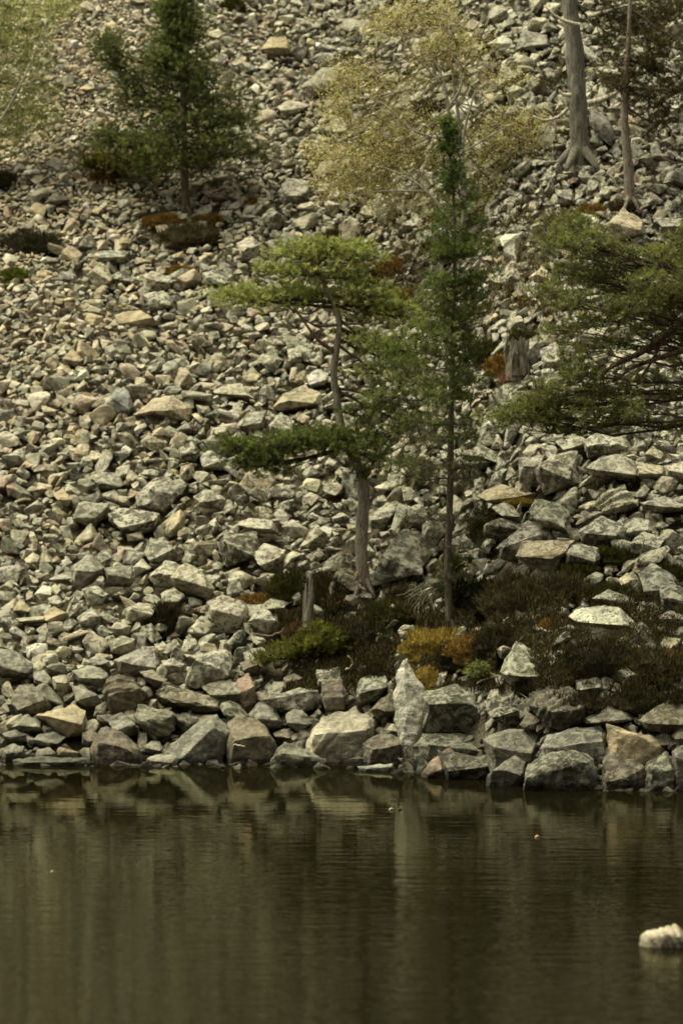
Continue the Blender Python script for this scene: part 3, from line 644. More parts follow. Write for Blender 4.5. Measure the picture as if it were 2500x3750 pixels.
def limb(mb, p0, p1, r, tint, m, sag=-.05, n=8, wob=.03, sides=5):
    p0 = np.array(p0); p1 = np.array(p1); L = np.linalg.norm(p1 - p0); mid = (p0 + p1) / 2 + np.array([0, 0, sag * L]) + rng.normal(0, wob, 3) * L
    q = bez(p0, mid, p1, n); q[1:-1] += rng.normal(0, .012, (n - 2, 3)) * L; tube(mb, q, np.linspace(r, r * .3, n), (*tint, 1), m, sides); return q
def clump_pine(crown, trunkpts, Y, clumps, c0, c1, dens=1.0, btint=BR, sig=.10, bright=None):
    """clumps: (u, v, ru, rv, attach index 0..1 along the trunk, depth offset, density)"""
    for (u, v, ru, rv, at, dy, dn) in clumps:
        c = P(u, v, Y + dy); k = PXM * Y; rx, rz = ru * k * 1.15, rv * k * .95; ry = max(.18, rx * .8)
        p0 = trunkpts[int(at * (len(trunkpts) - 1))]; q = limb(crown, p0, c, .022 + .012 * rx, btint, 1, -.04, 9)
        ns = int(dn * dens * 46 * (rx * rz / .12) ** .8) + 3
        cs = rng.normal(size=(ns, 3)); cs /= np.linalg.norm(cs, axis=1)[:, None]; cs *= rng.uniform(.25, 1, ns)[:, None] ** .5; cs = c + cs * np.array([rx, ry, rz])
        j = rng.integers(3, len(q), ns); st = q[j] + (c - q[j]) * rng.uniform(0, 1, ns)[:, None] * .5
        twigs(crown, st, cs, .009, btint, 1)
        for s in cs:
            n = rng.integers(5, 12); qq = cluster(crown, s, c0, c1, n, sig); twigs(crown, np.repeat(s[None], n, 0), qq, .004, btint, 1)
def whorl_pine(crown, tp, levels, Y, c0, c1, nbr=5, sub=.14, sig=.06, btint=BR, gap=.12, var=.3, dn=2.6):
    """levels: (v, left length px, right length px, rise, foliage 0..1)"""
    k = PXM * Y; z = np.array([p[2] for p in tp])
    for (v, Ll, Lr, rise, fol) in levels:
        zz = CAMH + (VH - v) / 1875 * TANV * Y; i = int(np.argmin(abs(z - zz))); p0 = np.array(tp[i]); a0 = rng.uniform(0, 6.28)
        for b in range(nbr):
            if Ll > 60 and rng.uniform() < gap: continue
            az = a0 + b * 6.283 / nbr + rng.uniform(-.3, .3); cx, cy = math.cos(az), math.sin(az)
            Lh = (Lr if cx > 0 else Ll) * k * rng.uniform(1 - var, 1.1) * (.75 + .25 * abs(cx))
            p1 = p0 + np.array([cx, cy, rise * rng.uniform(.7, 1.3)]) * Lh
            q = limb(crown, p0, p1, .008 + .006 * Lh, btint, 1, -.10, 9, .03)
            ns = int(Lh / sub * dn) + 2
            for s in range(ns):
                t = rng.uniform(.3, 1) ** .6; c = q[min(8, int(t * 8))] + rng.normal(0, .10 + .06 * Lh, 3) * np.array([1, 1, .45]) * min(1, Lh * 2)
                twigs(crown, q[[max(0, int(t * 8) - 1)]], c[None], .006, btint, 1)
                if rng.uniform() < fol:
                    n = rng.integers(6, 11); cluster(crown, c, c0, c1, n, sig, .7, .8, .055)
                else:
                    n = 5; twigs(crown, np.repeat(c[None], n, 0), c + rng.normal(0, .09, (n, 3)), .004, btint, 1)
def trunk_world(pts, Y, dys=None):
    return spline([P(u, v, Y + (dys[i] if dys else 0)) for i, (u, v) in enumerate(pts)], 6)
def make_tree(name, label, cat, pts, rads, ttint, fill, Y=None, group=None, rough=.05, sides=10, crownmat=None):
    base = g1(*pts[0]) if Y is None else P(pts[0][0], pts[0][1], Y); Y = base[1]
    tp = trunk_world(pts, Y); rr = np.interp(np.linspace(0, 1, len(tp)), np.linspace(0, 1, len(rads)), rads) * PXM * Y
    tp2 = np.vstack([tp[0] - np.array([0, 0, .35]), tp]); rr2 = np.concatenate([[rr[0] * 1.25], rr])
    root = empty(name, tuple(base), label, cat, group)
    tm = MB(); tube(tm, tp2, rr2, (*ttint, 1), 0, sides, rough)
    for k in range(5):
        a = k * 1.26 + .4; q = tp[0] + np.array([math.cos(a), math.sin(a), 0]) * rr[0] * 2.6 - np.array([0, 0, .15]); tube(tm, bez(tp[0] + np.array([0, 0, rr[0] * 1.6]), tp[0] + np.array([math.cos(a), math.sin(a), .3]) * rr[0] * 1.3, q, 5), np.linspace(rr[0] * .6, rr[0] * .25, 5), (*ttint, 1), 0, 6)
    tm.build('trunk', BARK, root, tuple(base), True)
    cm = MB(); fill(cm, tp, Y, root, base)
    if cm.n: cm.build('crown', [crownmat or NEEDLE, BARK], root, tuple(base))
    return root
PG0, PG1 = (.060, .080, .024), (.21, .24, .075)      # dark pine green
BG0, BG1 = (.15, .18, .045), (.46, .50, .16)         # bright pine green
MG0, MG1 = (.085, .105, .03), (.28, .30, .10)

# upper left pine
def f(cm, tp, Y, root, base):
    lv = [(-40, 25, 25, .9, 1), (10, 45, 45, .8, 1), (60, 60, 60, .7, 1), (115, 90, 80, .5, 1), (170, 130, 110, .4, 1), (225, 190, 130, .35, .9), (285, 250, 170, .25, .75), (350, 280, 210, .15, .6), (420, 290, 260, .1, .55), (490, 310, 290, .05, .6), (550, 320, 290, 0, .6), (600, 280, 250, -.05, .5)]
    lv2 = lv + [((a[0] + b[0]) / 2, (a[1] + b[1]) / 2 * .9, (a[2] + b[2]) / 2 * .9, a[3], a[4]) for a, b in zip(lv[1:], lv[2:])]
    whorl_pine(cm, tp, lv2, Y, PG0, PG1, 6, .15, .10, BR, .15, .5, 2.0)
    clump_pine(cm, tp, Y, [(395, 175, 40, 55, .62, 0, 1.2), (440, 240, 50, 40, .55, .2, .8), (480, 320, 60, 40, .5, 0, .6), (390, 500, 60, 45, .35, 0, 1.1), (450, 530, 80, 40, .35, .1, .7), (940, 560, 50, 40, .3, 0, .6), (860, 430, 60, 40, .4, 0, .4), (640, 120, 50, 60, .75, 0, .9), (600, 240, 50, 50, .6, -.3, .7), (650, 50, 40, 60, .9, 0, 1.1)], PG0, PG1, .9)
make_tree('pine_tree', 'dark green bushy pine on an orange heath hummock at upper left', 'pine tree', [(680, 775), (678, 650), (676, 500), (664, 300), (652, 120), (645, -60)], [17, 14, 11, 8, 5, 2], (.13, .105, .075), f, group='pines on the scree')
# slender centre pine
def f(cm, tp, Y, root, base):
    lv = [(470, 12, 12, 1.6, 1), (500, 18, 16, 1.5, 1), (535, 28, 25, 1.3, 1), (575, 36, 34, 1.2, 1), (620, 44, 42, 1.1, 1), (660, 40, 40, 1.0, .8), (700, 60, 62, .8, .7), (740, 90, 95, .7, .8), (795, 105, 125, .5, .85), (850, 100, 115, .45, .8), (910, 100, 115, .4, .8), (970, 105, 120, .35, .8), (1030, 130, 120, .3, .8), (1085, 150, 110, .2, .75), (1140, 140, 125, .15, .6),
          (1190, 200, 110, .15, .6), (1240, 250, 100, .15, .6), (1290, 280, 100, .12, .6), (1345, 280, 110, .1, .5), (1400, 300, 110, .08, .5), (1460, 310, 110, .05, .45), (1530, 310, 120, .05, .38), (1600, 310, 120, 0, .28), (1680, 300, 140, .05, .2), (1770, 260, 140, .1, .12), (1880, 220, 130, .12, .05), (2000, 150, 120, .05, .03), (2100, 110, 90, -.2, 0)]
    whorl_pine(cm, tp, lv[:13], Y, (.055, .085, .024), (.18, .23, .065), 5, .3, .042, (.13, .11, .08), .08, .45, 2.3)
    whorl_pine(cm, tp, lv[11:], Y, (.07, .095, .026), (.24, .28, .085), 5, .14, .065, (.13, .11, .08), .08, .3, 2.6)
make_tree('pine_tree', 'tall slender pine with straight bare trunk and narrow pointed green top', 'pine tree', [(1645, 2290), (1640, 2050), (1648, 1750), (1652, 1450), (1660, 1150), (1664, 850), (1650, 600), (1640, 462)], [17, 14, 12, 11, 8, 6, 4, 1.5], (.12, .10, .075), f, group='pines on the scree')
# flat crowned pine
def f(cm, tp, Y, root, base):
    cl = [(1090, 930, 110, 38, .93, 0, 1.2), (1220, 910, 110, 32, .95, .2, 1.2), (1320, 940, 70, 32, .95, -.1, 1.0), (1000, 990, 45, 25, .9, 0, .7), (1150, 1000, 120, 35, .92, -.2, .7), (1260, 1020, 80, 45, .9, .2, .7),
          (850, 1085, 85, 26, .78, 0, 1.3), (960, 1090, 110, 36, .8, -.2, 1.2), (1080, 1085, 90, 40, .82, .1, 1.0), (1180, 1080, 60, 35, .84, .3, .6),
          (1330, 1090, 100, 38, .82, 0, 1.1), (1430, 1130, 90, 32, .8, .1, 1.0), (1500, 1160, 60, 26, .8, .2, .7), (1360, 1160, 80, 30, .8, .2, .5),
          (1340, 1250, 80, 30, .75, -.2, .9), (1420, 1290, 80, 38, .7, -.1, .8), (1390, 1370, 80, 35, .65, -.3, .6), (1480, 1340, 60, 40, .66, 0, .5)]
    clump_pine(cm, tp, Y, cl, BG0, BG1, .85)
    lw = [(860, 1640, 60, 35, .38, -.2, 1.2), (960, 1650, 70, 40, .38, -.1, 1.3), (1040, 1620, 80, 45, .4, -.3, 1.3), (1140, 1610, 90, 45, .4, -.1, 1.3), (1240, 1610, 80, 45, .4, -.3, 1.2), (1330, 1640, 70, 40, .38, -.4, .9), (900, 1700, 50, 25, .36, -.2, .9), (1010, 1700, 80, 28, .36, -.2, .8), (1400, 1600, 70, 40, .4, -.2, .6), (1350, 1530, 70, 40, .45, -.2, .7), (1330, 1720, 60, 35, .35, 0, .4), (1450, 1480, 70, 40, .5, 0, .6), (1500, 1560, 70, 40, .5, 0, .4)]
    clump_pine(cm, tp, Y, lw, (.05, .075, .018), (.24, .28, .08), .9)
    for (a, b, c, r) in [((1235, 1190), (1150, 1190), (1060, 1125), 6), ((1228, 1290), (1160, 1240), (1080, 1130), 9), ((1205, 1100), (1120, 1150), (1000, 1095), 5), ((1240, 1185), (1330, 1185), (1390, 1165), 5)]:
        m = MB(); tube(m, spline([P(*a, Y), P(*b, Y - .1), P(*c, Y - .2)], 5), np.linspace(r, r * .35, 11) * PXM * Y, (.20, .125, .08, 1), 0, 7, .06); m.build('branch', BARK, root, tuple(base), True)
make_tree('pine_tree', 'crooked pine with bright flat layered crown and thick peeling lower trunk', 'pine tree', [(1330, 2150), (1322, 1980), (1330, 1850), (1325, 1740), (1262, 1610), (1235, 1480), (1222, 1360), (1236, 1260), (1240, 1170), (1205, 1080), (1170, 1000), (1130, 930)], [25, 23, 23, 20, 15, 14, 13, 12, 11, 9, 6, 3], (.29, .25, .20), f, group='pines on the scree', rough=.10)
# big pine off the right edge
def f(cm, tp, Y, root, base):
    cl = []
    rs = np.random.default_rng(9)
    for u, v, ru, rv, d in [(2080, 830, 80, 60, .8), (2150, 900, 100, 60, .9), (2030, 900, 50, 50, .6), (2260, 960, 90, 60, .8), (2380, 950, 100, 50, .8), (2480, 960, 80, 60, .9), (2120, 1010, 110, 50, .9), (2260, 1050, 110, 50, .8), (2400, 1050, 110, 55, .9), (2500, 1080, 80, 60, 1), (2000, 1080, 60, 35, .5), (2090, 1110, 80, 35, .5),
                            (2300, 1130, 100, 45, .9), (2440, 1150, 90, 45, 1), (2180, 1170, 90, 35, .7), (2060, 1210, 70, 30, .5), (2330, 1220, 90, 35, .5), (2230, 1260, 80, 30, .4), (2120, 1290, 70, 30, .4), (2480, 1240, 80, 40, .7), (2110, 1370, 80, 50, .8), (2000, 1440, 80, 40, .9), (1920, 1490, 80, 45, 1.1), (1850, 1530, 75, 40, .9), (1980, 1520, 80, 40, .8),
                            (2090, 1480, 90, 40, .8), (2200, 1440, 80, 40, .6), (2200, 1530, 90, 40, .7), (2050, 1560, 80, 35, .6), (2300, 1500, 80, 35, .5), (2330, 1400, 70, 35, .45), (2440, 1430, 80, 40, .5), (2420, 1560, 90, 30, .35), (2500, 1340, 60, 40, .6), (2550, 900, 90, 80, 1), (2650, 1000, 120, 150, 1), (2700, 1300, 120, 150, 1)]:
        cl.append((u, v, ru, rv, .5 + .4 * (1500 - v) / 900 if v < 1500 else .45, rs.uniform(-.6, .6), d * .75))
    clump_pine(cm, tp, Y, cl, MG0, MG1, 1.15, (.10, .075, .055), .085)
    for pts, r in [([(2640, 1130), (2500, 1180), (2380, 1270), (2260, 1330), (2200, 1370)], 17), ([(2640, 1250), (2480, 1290), (2330, 1340), (2240, 1400)], 12), ([(2420, 1250), (2380, 1330), (2330, 1400)], 7), ([(2640, 1400), (2500, 1330), (2420, 1230)], 7), ([(2200, 1370), (2210, 1420), (2190, 1470)], 4)]:
        q = spline([P(u, v, Y - .15) for u, v in pts], 5); m = MB(); tube(m, q, np.linspace(r, r * .35, len(q)) * PXM * Y, (.13, .085, .06, 1), 0, 8, .08); m.build('branch', BARK, root, tuple(base), True)
make_tree('pine_tree', 'wide mid green pine reaching in from the right edge on brown boughs', 'pine tree', [(2700, 2300), (2690, 1950), (2660, 1600), (2650, 1300), (2640, 1000), (2650, 700)], [38, 34, 30, 26, 18, 6], (.13, .09, .065), f, group='pines on the scree')
# thick trunk upper right
def f(cm, tp, Y, root, base):
    for pts, r in [([(2080, 395), (2040, 430), (1990, 440), (1950, 425)], 6), ([(2080, 440), (2020, 445), (1985, 480)], 5), ([(2150, 380), (2200, 365), (2265, 335)], 11), ([(2090, 350), (2060, 345), (2045, 330)], 7), ([(2120, 90), (2050, 70), (1990, 20)], 6), ([(2150, 60), (2230, 40), (2330, 10)], 8)]:
        q = spline([P(u, v, Y - .25) for u, v in pts], 4); m = MB(); tube(m, q, np.linspace(r, r * .4, len(q)) * 1.35 * PXM * Y, (.50, .45, .35, 1), 0, 7, .1); tag(m.build('branch', BARK, root, tuple(base), True), 'broken grey dead branch')
    cl = [(2260, 40, 80, 40, .9, -.3, .7), (2330, 100, 90, 45, .8, -.3, .7), (2400, 60, 100, 50, .9, -.2, .7), (2230, 130, 60, 35, .8, .2, .4), (2020, 300, 40, 30, .6, 0, .4), (2460, 20, 80, 50, .95, 0, .6)]
    clump_pine(cm, tp, Y, cl, (.045, .045, .018), (.085, .075, .028), .7, (.1, .08, .055), .085)
make_tree('pine_tree', 'thick grey-brown pine trunk rising out of the top edge at right', 'pine tree', [(2120, 590), (2118, 480), (2112, 330), (2100, 160), (2085, 0), (2075, -180)], [40, 34, 33, 31, 28, 25], (.21, .195, .16), f, group='pines on the scree', rough=.07, sides=14)
def f(cm, tp, Y, root, base):
    cl = [(2290, 250, 80, 60, .75, .1, .6), (2360, 330, 90, 60, .6, 0, .5), (2420, 260, 80, 70, .75, .2, .6), (2450, 400, 80, 60, .6, 0, .45), (2380, 180, 90, 60, .9, 0, .6), (2240, 310, 60, 50, .7, 0, .4), (2470, 150, 80, 60, .9, 0, .5), (2480, 330, 60, 50, .6, 0, .5), (2380, 450, 70, 40, .5, 0, .3)]
    clump_pine(cm, tp, Y, cl, (.05, .048, .018), (.10, .085, .03), .62, (.1, .075, .055), .09)
make_tree('pine_tree', 'slim reddish trunked pine with thin brownish crown near the top right', 'pine tree', [(2305, 745), (2298, 600), (2285, 450), (2288, 320), (2300, 150), (2310, -100)], [21, 18, 15, 12, 9, 6], (.23, .19, .15), f, group='pines on the scree', rough=.08)

# birches
def birch(label, base_uv, stems, clumps, c0, c1, dens):
    Y0 = g1(*base_uv)
    def f(cm, tp, Y, root, base):
        for pts, r in stems:
            q = spline([P(u, v, Y - .45) for u, v in pts], 5); m = MB(); tube(m, q, np.linspace(r, r * .3, len(q)) * 1.15 * PXM * Y, (.33, .30, .235, 1), 0, 7, .05); m.build('stem', BARK, root, tuple(base), True)
        for (u, v, ru, rv, at, dy, dn) in clumps:
            c = P(u, v, Y + dy); k = PXM * Y; rx, rz = ru * k, rv * k; ry = max(.25, rx * .7); p0 = tp[int(at * (len(tp) - 1))]
            q = limb(cm, p0, c, .012, (.2, .17, .125), 1, .06, 9)
            ns = int(dn * dens * 30 * (rx * rz / .2) ** .8) + 4; cs = rng.normal(size=(ns, 3)); cs /= np.linalg.norm(cs, axis=1)[:, None]; cs *= rng.uniform(.1, 1, ns)[:, None] ** .45; cs = c + cs * np.array([rx, ry, rz])
            st = q[rng.integers(3, 9, ns)]; twigs(cm, st + (c - st) * .4, cs, .0055, (.16, .13, .10), 1)
            for s in cs:
                n = rng.integers(40, 70); qq = s + rng.normal(size=(n, 3)) * np.array([.16, .16, .12]); leaves(cm, qq, c0, c1, .0185); n2 = 5; twigs(cm, np.repeat(s[None], n2, 0), qq[:n2], .003, (.16, .13, .10), 1)
    return f
B_ST = [([(1690, 860), (1700, 700), (1692, 540), (1708, 440), (1740, 330)], 9), ([(1690, 850), (1640, 620), (1640, 400), (1610, 260), (1560, 190)], 7), ([(1690, 870), (1560, 700), (1420, 620), (1300, 600)], 6), ([(1640, 400), (1690, 300), (1650, 180), (1640, 90)], 5), ([(1640, 520), (1500, 470), (1400, 380), (1290, 340)], 4), ([(1692, 560), (1790, 500), (1880, 450)], 4), ([(1610, 300), (1500, 180), (1440, 80)], 4), ([(1560, 700), (1400, 700), (1270, 720)], 4)]
B_CL = [(1450, 60, 110, 55, .95, 0, .7), (1570, 50, 110, 50, .95, 0, .8), (1390, 110, 70, 40, .9, 0, .4), (1680, 170, 110, 60, .9, 0, 1), (1600, 190, 90, 50, .9, .3, .7), (1310, 260, 90, 50, .8, 0, .6), (1260, 330, 90, 60, .75, 0, .6), (1420, 330, 100, 60, .8, .3, .4), (1250, 430, 100, 60, .7, 0, .7), (1380, 470, 110, 60, .7, .3, .8), (1500, 440, 110, 70, .7, 0, .7), (1200, 560, 90, 50, .6, 0, .7),
        (1300, 570, 110, 60, .6, -.3, .9), (1430, 570, 110, 60, .6, 0, .8), (1550, 560, 100, 60, .6, .3, .7), (1240, 680, 100, 50, .5, 0, .8), (1360, 690, 110, 50, .5, 0, .9), (1480, 680, 100, 50, .5, .2, .7), (1760, 480, 110, 60, .7, .3, .6), (1860, 450, 90, 60, .7, 0, .7), (1930, 540, 90, 50, .6, 0, .8), (1800, 580, 110, 55, .6, .2, .7), (1980, 480, 70, 50, .6, 0, .5),
        (1790, 690, 100, 60, .5, 0, .8), (1850, 760, 80, 40, .4, 0, .4), (1560, 760, 80, 40, .4, 0, .5), (1420, 760, 90, 30, .4, 0, .4), (1850, 290, 60, 60, .8, 0, .35), (1720, 300, 90, 60, .8, 0, .35), (1570, 300, 90, 60, .8, 0, .3)]
make_tree('birch_tree', 'spreading birch with thin yellow-green spring leaves behind the slender pine', 'birch tree', [(1690, 900), (1694, 760), (1690, 600), (1680, 450), (1660, 300), (1640, 130), (1630, 20)], [11, 9, 8, 7, 5, 4, 2], (.34, .30, .235), birch('', (1690, 900), B_ST, B_CL, (.40, .37, .13), (.68, .60, .25), 1.5), group='birches on the scree', crownmat=LEAF)
L_CL = [(40, 30, 120, 50, .9, 0, .9), (200, 20, 110, 40, .9, 0, .9), (110, 110, 100, 50, .8, 0, .7), (20, 170, 90, 60, .7, 0, .8), (120, 220, 90, 60, .6, .2, .6), (0, 300, 100, 60, .5, 0, .9), (140, 330, 80, 45, .5, 0, .6), (60, 420, 100, 55, .4, 0, 1.1), (170, 430, 60, 40, .4, 0, .7), (20, 500, 80, 40, .3, 0, .8), (-120, 150, 120, 150, .7, 0, 1), (-140, 420, 120, 120, .4, 0, .8)]
make_tree('birch_tree', 'pale green birch cut off by the left edge near the top', 'birch tree', [(-60, 700), (-50, 500), (-30, 300), (0, 120), (60, -80)], [12, 10, 8, 6, 3], (.34, .30, .235), birch('', (-60, 700), [([(-50, 520), (40, 380), (110, 240), (180, 60)], 5)], L_CL, (.26, .30, .08), (.50, .52, .18), 1.6), group='birches on the scree', crownmat=LEAF)

# ------------------------------------------------------------------ low plants
HK = dict(dark=((.020, .018, .009), (.070, .060, .030)), brown=((.038, .031, .015), (.125, .100, .048)), olive=((.035, .038, .012), (.090, .085, .025)), rust=((.105, .070, .022), (.34, .205, .06)),
          green=((.05, .065, .012), (.20, .22, .04)), gold=((.16, .125, .028), (.46, .34, .09)), red=((.16, .08, .045), (.30, .16, .09)))
def mound(mb, c, rx, ry, rz, tint, m, seed, n=3, amp=.18):
    bm = bmesh.new(); bmesh.ops.create_icosphere(bm, subdivisions=n, radius=1)
    for v in bm.verts:
        d = 1 + amp * mnoise.fractal(v.co * 1.6 + Vector((seed, seed * 2, 0)), .9, 2, 4); v.co = Vector((v.co.x * rx * d, v.co.y * ry * d, v.co.z * rz * d))
    V, F = arr(bm); bm.free(); mb.add(V + c, F, (*tint, 1), m); return V + c
def bush(name, label, cat, u, vb, hw, hh, kind, group=None, blade=.10, n=2600, dens=1.0, flat=.75):
    b = g1(u, vb - hh * .25); Y = b[1] - .05; k = PXM * Y; rx, rz = hw * k, hh * k * 1.0; ry = max(rx * .6, .2)
    base = P(u, vb, Y); c = base + np.array([0, .1, rz * .2]); rz *= 1.12; c0, c1 = HK[kind]; mb = MB(); sd = (u * .013 + vb * .007)
    mossy = cat == 'moss cushion'
    mid = np.array(c0) * .5 + np.array(c1) * .5
    mound(mb, c, rx * (.86 if mossy else .8), ry * .85, rz * (.54 if mossy else .48), mid if mossy else np.array(c0), 1, sd, 4 if mossy else 3, .22 if mossy else .32)
    N = int(n * dens * (rx * rz / .15) ** .75) + 300; q = rng.normal(size=(N, 3)); q /= np.linalg.norm(q, axis=1)[:, None]; q[:, 2] = np.abs(q[:, 2]) * np.where(rng.uniform(size=N) < .75, 1, -.4)
    w = np.array([1 + .34 * mnoise.fractal(Vector(a) * 1.6 + Vector((sd, sd * 2, 0)), .9, 2, 4) for a in q])
    root = c + q * np.array([rx, ry, rz * .62]) * (w * rng.uniform(.55, .95, N))[:, None]
    d = q * .6 + np.array([0, 0, .8]) + rng.normal(0, .35, (N, 3)); d /= np.linalg.norm(d, axis=1)[:, None]; L = blade * rng.uniform(.5, 1.3, N)[:, None] * (.8 if mossy else 1)
    tip = root + d * L; s = np.cross(d, rng.normal(size=(N, 3))); s /= np.linalg.norm(s, axis=1)[:, None]; wd = .007 if not mossy else .009
    V = np.stack([root - s * wd, root + s * wd, tip], 1).reshape(-1, 3); t = np.clip(rng.normal(.45, .3, N), 0, 1); cc = np.repeat(col_mix(c0, c1, t), 3, 0)
    mb.add(V, np.arange(3 * N).reshape(-1, 3), np.concatenate([cc, np.ones((3 * N, 1))], 1), 0)
    return tag(mb.build(name, [HEATH, MOSS], loc=tuple(base)), label, cat, group)
HG, MG_ = 'heather bushes among the rocks', 'moss cushions among the rocks'
for u, v, w_, h_, k, l in [
    (110, 940, 140, 105, 'dark', 'blackish brown heather bush at the left edge of the upper scree'),
    (10, 700, 70, 80, 'dark', 'small dark heather bush cut by the left edge below the birch'),
    (605, 2320, 75, 130, 'dark', 'round dark heather bush alone on the lower left scree'),
    (1060, 2200, 90, 120, 'olive', 'olive heather bush at the left end of the planted bank'),
    (1180, 2240, 80, 170, 'brown', 'tall brown heather bush behind the pale dead stub'),
    (1330, 2420, 130, 170, 'dark', 'almost black heather bush left of the orange moss hummock'),
    (1430, 2300, 110, 110, 'olive', 'olive brown heather left of the slender pine foot'),
    (1480, 2230, 90, 90, 'brown', 'low brown heather between the two pine trunks'),
    (1760, 2240, 110, 120, 'dark', 'dark green heather right of the slender pine foot'),
    (1900, 2260, 150, 190, 'brown', 'large brown heather bush under the overhanging slab'),
    (2060, 2220, 120, 130, 'brown', 'brown heather between the overhanging slab and the long white rock'),
    (1830, 2400, 110, 120, 'dark', 'dark heather above the blue-green lichened boulder'),
    (2200, 2480, 170, 150, 'dark', 'wide black heather bush below the long white rock'),
    (2400, 2500, 130, 140, 'brown', 'brown black heather at the right edge above the shore'),
    (2100, 2620, 170, 90, 'dark', 'dark hanging heather over the shore boulders at right'),
    (1240, 2500, 100, 70, 'brown', 'low brown heather above the dark square block'),
    (1240, 895, 75, 55, 'dark', 'dark brown heather just above the flat pine crown'),
    (1350, 895, 70, 45, 'dark', 'small dark heather right above the flat pine crown'),
    (700, 905, 135, 95, 'brown', 'brown heath at the foot of the upper left pine'),
    (1340, 1090, 70, 130, 'dark', 'dark brown heather below the orange moss by the flat crown'),
    (1780, 1310, 80, 70, 'olive', 'green brown heather left of the rotten stump'),
    (1890, 1420, 60, 90, 'red', 'reddish heather tuft under the rotten stump'),
    (1790, 1990, 80, 150, 'olive', 'olive heather bush right of the slender trunk on the scree'),
    (2260, 2060, 80, 60, 'olive', 'small olive heather on the right scree'),
    (2450, 2140, 90, 80, 'olive', 'olive heather by the right edge among boulders'),
    (2230, 2200, 110, 60, 'olive', 'low olive heather left of the cream pointed rock'),
    (1570, 420, 60, 60, 'brown', 'thin brown scrub beneath the birch branches'),
    (2290, 770, 70, 40, 'brown', 'brown heather at the foot of the slim reddish pine'),
    (1680, 2440, 90, 90, 'dark', 'dark heather tuft hanging beneath the orange hummock'),
    (1400, 2510, 90, 90, 'dark', 'blackish heather between the grey boulder tops left of the white slab'),
    (2330, 2600, 130, 90, 'dark', 'black heather fringe above the brown boulder at the right edge'),
    (1940, 2540, 70, 80, 'dark', 'dark heather tuft right of the blue-green lichened boulder'),
    (2480, 2620, 90, 100, 'dark', 'dark heather at the right edge hanging low over the shore'),
    (1100, 2290, 80, 60, 'brown', 'low brown heather above the dead fern patch'),
    ]:
    bush('heather_bush', l, 'heather bush', u, v, w_, h_, k, HG)
for u, v, w_, h_, k, l in [
    (1590, 2405, 130, 110, 'gold', 'big orange gold moss hummock at the foot of the slender pine'),
    (1745, 2410, 110, 85, 'rust', 'rust orange moss right of the big gold hummock'),
    (1580, 2528, 110, 78, 'gold', 'golden moss cushion directly on the pale topped boulder'),
    (605, 825, 85, 42, 'rust', 'orange brown moss left of the upper left pine foot'),
    (765, 818, 75, 30, 'rust', 'orange moss right of the upper left pine foot'),
    (1450, 1010, 75, 70, 'rust', 'rust orange moss mound right of the flat pine crown'),
    (1490, 1110, 75, 60, 'gold', 'yellow brown moss under the rust mound by the slender pine'),
    (390, 660, 70, 30, 'rust', 'thin orange moss strip left of the upper left pine'),
    (850, 35, 50, 40, 'olive', 'dark green moss cushion at the top edge'),
    (50, 1035, 55, 55, 'green', 'bright green moss cushion at the left edge'),
    (2170, 790, 70, 40, 'rust', 'orange moss right of the slim pine foot'),
    (1850, 1360, 90, 60, 'rust', 'orange brown moss slope left of the red heather tuft'),
    (950, 2210, 70, 30, 'rust', 'orange moss strip right of the round pale boulder'),
    (1900, 1850, 80, 25, 'gold', 'yellow moss on the brown topped rock of the right scree'),
    (2200, 2040, 35, 35, 'green', 'small green yellow moss spot on the right scree'),
    (2120, 2110, 70, 40, 'olive', 'green moss patch beneath the split slab'),
    (2020, 2300, 45, 25, 'rust', 'orange moss left of the long white rock'),
    (930, 745, 50, 22, 'rust', 'faint orange moss right of the upper left pine'),
    (660, 1000, 70, 22, 'rust', 'rust moss strip below the brown heath'),
    (2450, 2420, 60, 35, 'rust', 'rust moss by the right edge over the bank'),
    ]:
    bush('moss_cushion', l, 'moss cushion', u, v, w_, h_, k, MG_, .08, 8000)
bush('fern_patch', 'dead pinkish brown fern patch left of the yellow-green juniper', 'fern', 1090, 2345, 60, 65, 'red')
def juniper(label, parts, base, c0, c1, cat='juniper bush', name='juniper_bush'):
    b = g1(*base); root = empty(name, tuple(b), label, cat); cm = MB(); tp = np.array([b, b + [0, 0, .08], b + [0, 0, .15]])
    clump_pine(cm, tp, b[1] - .15, [(u, v, ru, rv, .5, 0, d) for u, v, ru, rv, d in parts], c0, c1, 1.3, BR, .06)
    cm.build('foliage', [NEEDLE, BARK], root, tuple(b))
    m = MB()
    for a, c in (((parts[0][0] - 40, parts[0][1] + 20), (parts[0][0] + 60, parts[0][1] - 5)),): tube(m, bez(b, P(*a, b[1] - .2), P(*c, b[1] - .35), 8), np.linspace(.02, .01, 8), (.38, .31, .2, 1), 0, 6, .1)
    m.build('stem', BARK, root, tuple(b), True)
juniper('low yellow-green juniper spilling over the shore boulders', [(1180, 2345, 70, 35, 1.2), (1110, 2370, 60, 30, 1.1), (1240, 2370, 50, 25, .9), (1020, 2390, 45, 28, .8), (960, 2415, 30, 20, .7), (1160, 2310, 40, 20, .6)], (1150, 2430), (.07, .08, .018), (.20, .20, .04))
juniper('olive juniper with orange edge under the left arm of the upper left pine', [(380, 590, 70, 28, 1.1), (470, 600, 70, 32, 1.1), (520, 570, 50, 25, .8), (330, 610, 40, 20, .7)], (430, 650), (.06, .065, .012), (.17, .14, .025))
juniper('dark green pine sapling hugging the foot of the slender pine', [(1650, 2060, 28, 40, .9), (1665, 2110, 35, 45, 1.1), (1650, 2160, 40, 35, 1.0), (1700, 2170, 40, 30, .6), (1740, 2190, 40, 25, .5)], (1670, 2240), PG0, PG1, 'pine sapling', 'pine_sapling')
